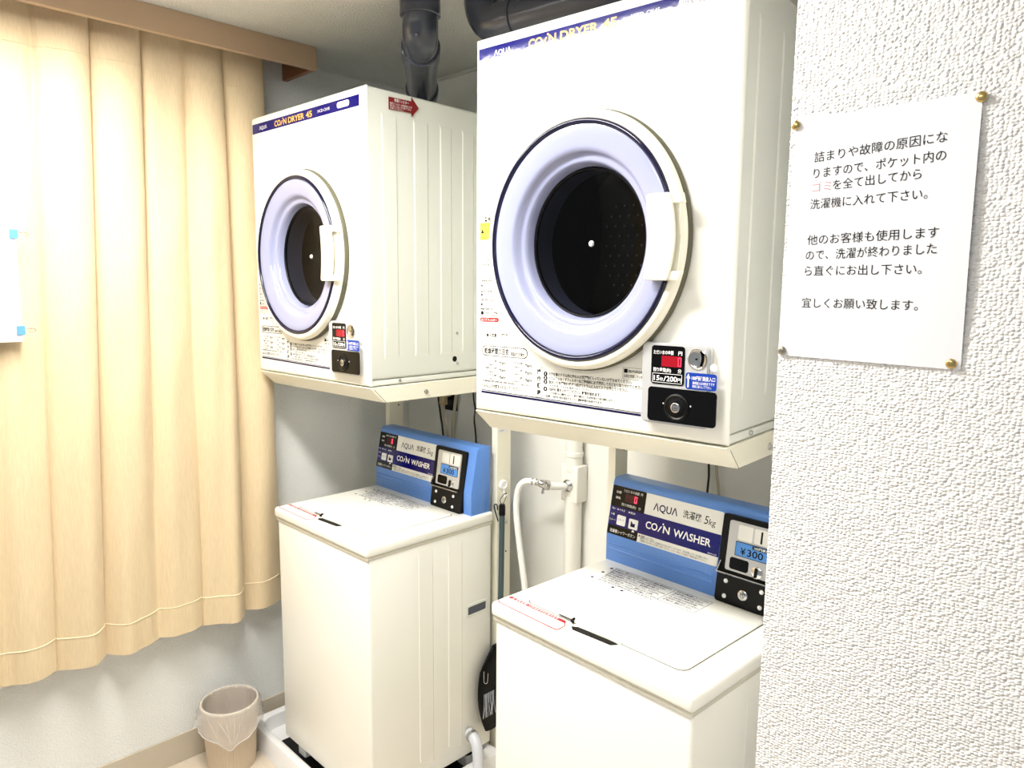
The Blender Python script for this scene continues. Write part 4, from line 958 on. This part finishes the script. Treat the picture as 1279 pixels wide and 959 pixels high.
# ------------------------------------------------------------------ waste bin and bag
BX, BY, BH = -1.112, -0.158, 0.236
t = empty('waste_bin', (BX, BY, 0)); tag(t, 'round ribbed beige waste bin on the floor under the curtain', 'bin')
def ribbed(r0, r1, z0, z1, n=180, amp=0.0009):
    lps = []
    for j in range(5):
        s = j / 4; r_ = r0 + (r1 - r0) * s
        lps.append([((r_ + amp * math.cos(60 * 2 * PI * i / n)) * math.cos(2 * PI * i / n), (r_ + amp * math.cos(60 * 2 * PI * i / n)) * math.sin(2 * PI * i / n), z0 + (z1 - z0) * s) for i in range(n)])
    return lps
k = MB(); k.loft(ribbed(0.079, 0.0945, 0.0, BH - 0.004), True, False)
inn = [[(p[0] * 0.962, p[1] * 0.962, max(p[2], 0.004)) for p in lp] for lp in ribbed(0.079, 0.0945, 0.0, BH - 0.004, amp=0.0)]
k.loft(inn, True, False); k.build('shell', M_bin, t, 50)
k = MB(); k.lathe([(0.0905, BH - 0.006), (0.0905, BH), (0.094, BH + 0.002), (0.0972, BH), (0.0972, BH - 0.006)], 0, 0, 72, True); k.build('rim', mat('bin_rim', (236, 224, 206), 0.35), t)
# clear bag: lines the inside and folds down over the rim
k = MB(); n = 120; lps = []
def bagr(i, r_, wob): 
    a = 2 * PI * i / n
    return r_ + wob * (math.sin(7 * a + r_ * 90) * 0.5 + math.sin(13 * a + 1.3) * 0.4 + abs(math.sin(19 * a + r_ * 200)) * 0.7 - 0.3)
fdir = math.atan2(-1.159 - BY, 1.292 - BX)
rows = [(0.055, 0.06, 0.006), (0.074, 0.11, 0.006), (0.082, 0.17, 0.005), (0.0885, BH - 0.012, 0.002), (0.0905, BH + 0.003, 0.0006), (0.0960, BH + 0.0045, 0.0008), (0.1000, BH - 0.006, 0.0016)]
for r_, z, w in rows: lps.append([(bagr(i, r_, w) * math.cos(2 * PI * i / n), bagr(i, r_, w) * math.sin(2 * PI * i / n), z) for i in range(n)])
for st in (0.15, 0.3, 0.45, 0.6, 0.75, 0.9, 1.0):
    lp = []
    for i in range(n):
        a = 2 * PI * i / n; da = (a - fdir + PI) % (2 * PI) - PI
        drop = 0.060 + 0.062 * max(0, 1 - abs(da) / 0.95) + 0.006 * math.sin(9 * a)
        flare = 0.103 + 0.010 * st * (1 if abs(da) > 0.8 else abs(da) / 0.8) - 0.004 * st * max(0, 1 - abs(da) / 0.5)
        r_ = bagr(i, flare + 0.0015 * math.sin(st * 17 + 11 * a), 0.0034)
        lp.append((r_ * math.cos(a), r_ * math.sin(a), BH - 0.006 - drop * st))
    lps.append(lp)
k.loft(lps, True, False)
hem_pts = lps[-1]
wr = []
for da0, da1 in ((-0.45, 0.02), (-0.2, -0.03), (0.12, 0.05), (0.35, 0.1), (0.62, 0.2), (-0.8, -0.35)):
    a, c = fdir + da0, fdir + da1
    wr.append([(0.1015 * math.cos(a), 0.1015 * math.sin(a), BH - 0.012), (0.1045 * math.cos((a + c) / 2 + 0.03), 0.1045 * math.sin((a + c) / 2 + 0.03), BH - 0.055), (0.1055 * math.cos(c), 0.1055 * math.sin(c), BH - 0.105)])
bg = k.build('bin_liner', M_liner, None, 60)
kk = MB(); kk.tube(hem_pts + [hem_pts[0]], 0.0013, 6, 1); kk.build('bag_hem', M_film, bg)
for w_ in wr:
    kk = MB(); kk.tube(w_, [0.0004, 0.0011, 0.0005], 6, 5); kk.build('crease', M_film, bg); bg.location = (BX, BY, 0.0)  # pale tubes drawn as highlights along the bag's wrinkles
tag(bg, 'crumpled clear plastic bag lining the beige waste bin', 'bag')
md = bg.modifiers.new('thickness', 'SOLIDIFY'); md.thickness = 0.0002

# ------------------------------------------------------------------ water pipe, tap and hoses
t = empty('pipe_cover', (-0.276, YB, 0)); tag(t, 'white water pipe cover with a square tap box on the back wall', 'pipe')
k = MB(); k.cyl((0, -0.031, 0.02), (0, -0.031, 0.985), 0.030, n=32); k.cyl((0, -0.031, 1.07), (0, -0.031, 2.3), 0.029, n=32); k.build('pipe', M_pipew, t)
k = MB(); k.box(-0.037, 0.037, -0.056, -0.001, 0.965, 1.092, 0.006, 3); k.build('tap_box', M_pipew, t)
k = MB(); k.tube([(0, -0.031, 1.12), (0, -0.031, 1.122), (0, -0.031, 1.135), (0, -0.031, 1.137)], [0.029, 0.0325, 0.0325, 0.029], 32, 1); k.build('joint_ring', M_pipew, t)

TX, TY, TZ = -0.279, 0.673, 1.022
t = empty('water_tap', (TX, TY, TZ)); tag(t, 'chrome washer tap with white spout on the pipe box', 'tap')
k = MB(FRONT(0)); k.lathe([(0.0, 0.0), (0.021, 0.0), (0.021, 0.003), (0.017, 0.007), (0.0125, 0.010), (0.0125, 0.016), (0.0, 0.016)], 0, 0, 32); k.build('flange', M_chrome, t)
k = MB(); k.tube([(0, -0.012, 0), (-0.012, -0.036, 0.002), (-0.030, -0.066, 0.006)], [0.0115, 0.013, 0.0145], 24, 4); k.build('spout', M_hose, t)
k = MB(); k.tube([(-0.029, -0.064, 0.006), (-0.0345, -0.0725, 0.009), (-0.0375, -0.0765, 0.0105)], [0.0165, 0.0175, 0.0165], 24, 1); k.build('coupling_ring', M_chrome, t)
k = MB(); k.tube([(-0.036, -0.075, 0.010), (-0.043, -0.081, 0.013), (-0.052, -0.087, 0.016)], [0.0135, 0.0145, 0.0115], 20, 1)
k.tube([(-0.039, -0.078, 0.006), (-0.040, -0.082, -0.020)], [0.0045, 0.0055], 12, 1)
k.tube([(-0.034, -0.082, 0.018), (-0.020, -0.082, 0.026)], [0.0035, 0.0025], 10, 1); k.build('coupling', M_chrome, t)

t = empty('water_supply_hose', (-0.333, 0.583, 1.039)); tag(t, 'white water supply hose running from the tap down behind the nearer washer', 'hose')
o_ = Vector((-0.333, 0.583, 1.039))
hp = [(-0.333, 0.583, 1.039), (-0.352, 0.573, 1.041), (-0.378, 0.562, 1.036), (-0.398, 0.556, 1.008), (-0.404, 0.552, 0.955), (-0.398, 0.55, 0.90), (-0.388, 0.55, 0.835), (-0.369, 0.55, 0.738), (-0.357, 0.55, 0.67), (-0.345, 0.55, 0.52), (-0.34, 0.56, 0.33), (-0.30, 0.58, 0.12), (-0.2, 0.6, 0.012)]
k = MB(); k.tube([Vector(p) - o_ for p in hp], 0.0105, 16, 6); k.build('tube', M_hose, t)
k = MB()
for f_ in (0.1, 0.75):
    a = Vector(hp[0]).lerp(Vector(hp[1]), f_) - o_; d = (Vector(hp[1]) - Vector(hp[0])).normalized()
    k.tube([a, a + d * 0.005], 0.0122, 18, 1)
k.build('hose_clamp', M_pinsteel, t)

t = empty('drain_hose', (-0.452, 0.395, 0.170)); tag(t, 'pale grey drain hose leaving the low rear side of the washer by the curtain', 'hose')
o_ = Vector((-0.452, 0.395, 0.170)) 
k = MB(); k.tube([Vector(p) - o_ for p in ((-0.466, 0.395, 0.165), (-0.436, 0.390, 0.160), (-0.412, 0.383, 0.140), (-0.398, 0.376, 0.09), (-0.394, 0.372, 0.03))], 0.0185, 20, 8); k.build('tube', M_hosegrey, t)
k = MB(); k.tube([Vector(p) - o_ for p in ((-0.452, 0.393, 0.163), (-0.441, 0.391, 0.161))], 0.0215, 24, 1); k.tube([(0.008, -0.006, 0.012), (0.016, -0.012, 0.030), (0.024, -0.010, 0.026)], 0.0015, 8, 4); k.build('clamp', M_chrome, t)

# ------------------------------------------------------------------ hook and hanging broom
t = empty('wall_hook', (-0.467, 0.547, 1.012)); tag(t, 'round white plastic hook stuck to the ivory post', 'hook')
k = MB(SIDE(0)); k.lathe([(0.0, 0.0), (0.017, 0.0), (0.018, 0.004), (0.0165, 0.009), (0.012, 0.011), (0.010, 0.0085), (0, 0.0085)], 0, 0.0, 28); k.build('cup', M_white, t)
k = MB(); k.tube([(0.006, 0, -0.016), (0.010, 0, -0.030), (0.016, -0.003, -0.040), (0.024, -0.004, -0.036), (0.027, -0.004, -0.028)], 0.0025, 10, 5); k.build('hook_arm', M_white, t)
t = empty('broom', (-0.4435, 0.525, 0.90)); tag(t, 'broom with slate green handle and black head hanging between the washers', 'broom')
o_ = Vector(t.location)
k = MB(); k.tube([Vector(p) - o_ for p in ((-0.4435, 0.524, 0.92), (-0.4425, 0.520, 0.66), (-0.4415, 0.512, 0.40))], 0.0095, 18, 3); k.build('handle', M_pole, t)
k = MB(); k.tube([Vector(p) - o_ for p in ((-0.4437, 0.5245, 0.952), (-0.4436, 0.5243, 0.944), (-0.4435, 0.524, 0.914))], [0.009, 0.0112, 0.0112], 18, 1); k.build('end_cap', M_black, t)
k = MB(); k.tube([Vector(p) - o_ for p in ((-0.4437, 0.5245, 0.948), (-0.446, 0.517, 0.967), (-0.443, 0.535, 0.987), (-0.4415, 0.543, 0.981), (-0.4395, 0.536, 0.972), (-0.441, 0.529, 0.957), (-0.4435, 0.5245, 0.948))], 0.0012, 8, 6); k.build('hanging_loop', M_cable, t)
k = MB(); hd_ = []
for j in range(17):
    s_ = j / 16; z = 0.455 - 0.30 * s_
    w = 0.012 + 0.052 * math.sin(PI * min(1, s_ * 0.86 + 0.07)) ** 0.8
    hd_.append([Vector((-0.4435 + 0.0085 * math.cos(2 * PI * i / 24), 0.478 + 0.030 * (1 - min(1, s_ * 4)) + w * math.sin(2 * PI * i / 24), z)) - o_ for i in range(24)])
k.loft(hd_); k.build('head', M_black, t, 60)
k = MB()
for i in range(14):
    y = 0.435 + 0.0035 * i; k.tube([Vector((-0.4335, y, 0.30)) - o_, Vector((-0.432, y + random.uniform(-0.004, 0.004), 0.265)) - o_, Vector((-0.431, y + random.uniform(-0.010, 0.010), 0.215)) - o_], 0.0006, 5, 3)
o = k.build('bristle', M_hosegrey, t); o['label'] = 'pale bristle strands'; o['kind'] = 'stuff'
k = MB(); k.tube([Vector(p) - o_ for p in ((-0.4345, 0.434, 0.385), (-0.433, 0.433, 0.350), (-0.432, 0.439, 0.340), (-0.432, 0.448, 0.342), (-0.433, 0.452, 0.372))], 0.0013, 8, 5); k.build('wire_clip', M_chrome, t)
# dark wire looped from the washer to the post
k = MB(); k.tube([(-0.4555, 0.5175, 0.890), (-0.468, 0.514, 0.925), (-0.474, 0.516, 0.942), (-0.462, 0.512, 0.950), (-0.452, 0.510, 0.946), (-0.4535, 0.512, 0.932)], 0.0022, 8, 6)
o = k.build('wire_loop', M_cable); tag(o, 'dark wire loop sticking out at the rear of the far washer beside the post', 'wire')

# ------------------------------------------------------------------ outlet and cords
t = empty('wall_outlet', (-0.950, YB, 1.235)); tag(t, 'dark wall outlet below the dryer by the curtain', 'outlet')
k = MB(); k.box(-0.035, 0.035, -0.010, 0.0, -0.045, 0.055, 0.003, 2); k.build('plate', M_black, t)
for z in (-0.012, 0.024):
    k = MB(); k.box(-0.012, 0.012, -0.012, -0.009, z - 0.010, z + 0.010, 0.001, 1); k.build('socket', mat('dark_socket', (40, 38, 34), 0.5), t)
t = empty('power_plug', (-0.965, YB - 0.012, 1.262)); tag(t, 'beige power plug in the dark wall outlet with its cord hanging down', 'plug')
k = MB(); k.box(-0.022, 0.022, -0.040, 0.002, -0.016, 0.03, 0.005, 2); k.box(-0.013, 0.013, -0.034, -0.008, -0.048, -0.014, 0.004, 2); k.build('plug_body', M_outlet, t)
k = MB(); k.tube([(0, -0.02, -0.045), (0.006, -0.02, -0.09), (0.020, -0.02, -0.15), (0.030, -0.02, -0.24), (0.03, -0.02, -0.6)], 0.0042, 10, 5); k.build('cord', M_cablew, t)
def cord(name, pts, r, m, label, grp=None):
    k = MB(); k.tube(pts, r, 10, 6); o = k.build(name, m); tag(o, label, 'cord', grp); return o
cord('wall_cable', [(-1.020, 0.718, 1.44), (-1.024, 0.718, 1.30), (-1.023, 0.718, 1.235), (-1.008, 0.718, 1.158), (-0.993, 0.718, 1.076), (-0.98, 0.72, 0.8), (-0.97, 0.722, 0.05)], 0.0038, M_cable, 'black cord hanging down the back wall left of the outlet', 'cords on the back wall')
cord('wall_cable', [(-0.812, 0.718, 1.44), (-0.808, 0.718, 1.272), (-0.798, 0.718, 1.215), (-0.803, 0.718, 1.17), (-0.792, 0.718, 1.084), (-0.78, 0.72, 0.8), (-0.77, 0.722, 0.05)], 0.0032, M_cable, 'black cord hanging down the back wall between the outlet and the ivory post', 'cords on the back wall')
cord('wall_cable', [(-0.900, 0.716, 1.44), (-0.905, 0.716, 1.29), (-0.918, 0.716, 1.20), (-0.930, 0.716, 1.12), (-0.935, 0.716, 0.9), (-0.935, 0.72, 0.05)], 0.0065, M_cablew, 'thick beige cord hanging down just right of the plug', 'cords on the back wall')
cord('wall_cable', [(0.212, 0.718, 1.44), (0.214, 0.718, 1.25), (0.221, 0.718, 1.153), (0.219, 0.718, 1.10), (0.21, 0.718, 0.9), (0.2, 0.722, 0.05)], 0.0034, M_cable, 'black cord behind the nearer washer control panel', 'cords on the back wall')
cord('wall_cable', [(0.238, 0.718, 1.44), (0.241, 0.718, 1.25), (0.245, 0.718, 1.16), (0.256, 0.718, 1.09), (0.262, 0.718, 0.9), (0.262, 0.722, 0.05)], 0.0046, M_cablew, 'pale cord behind the nearer washer control panel', 'cords on the back wall')
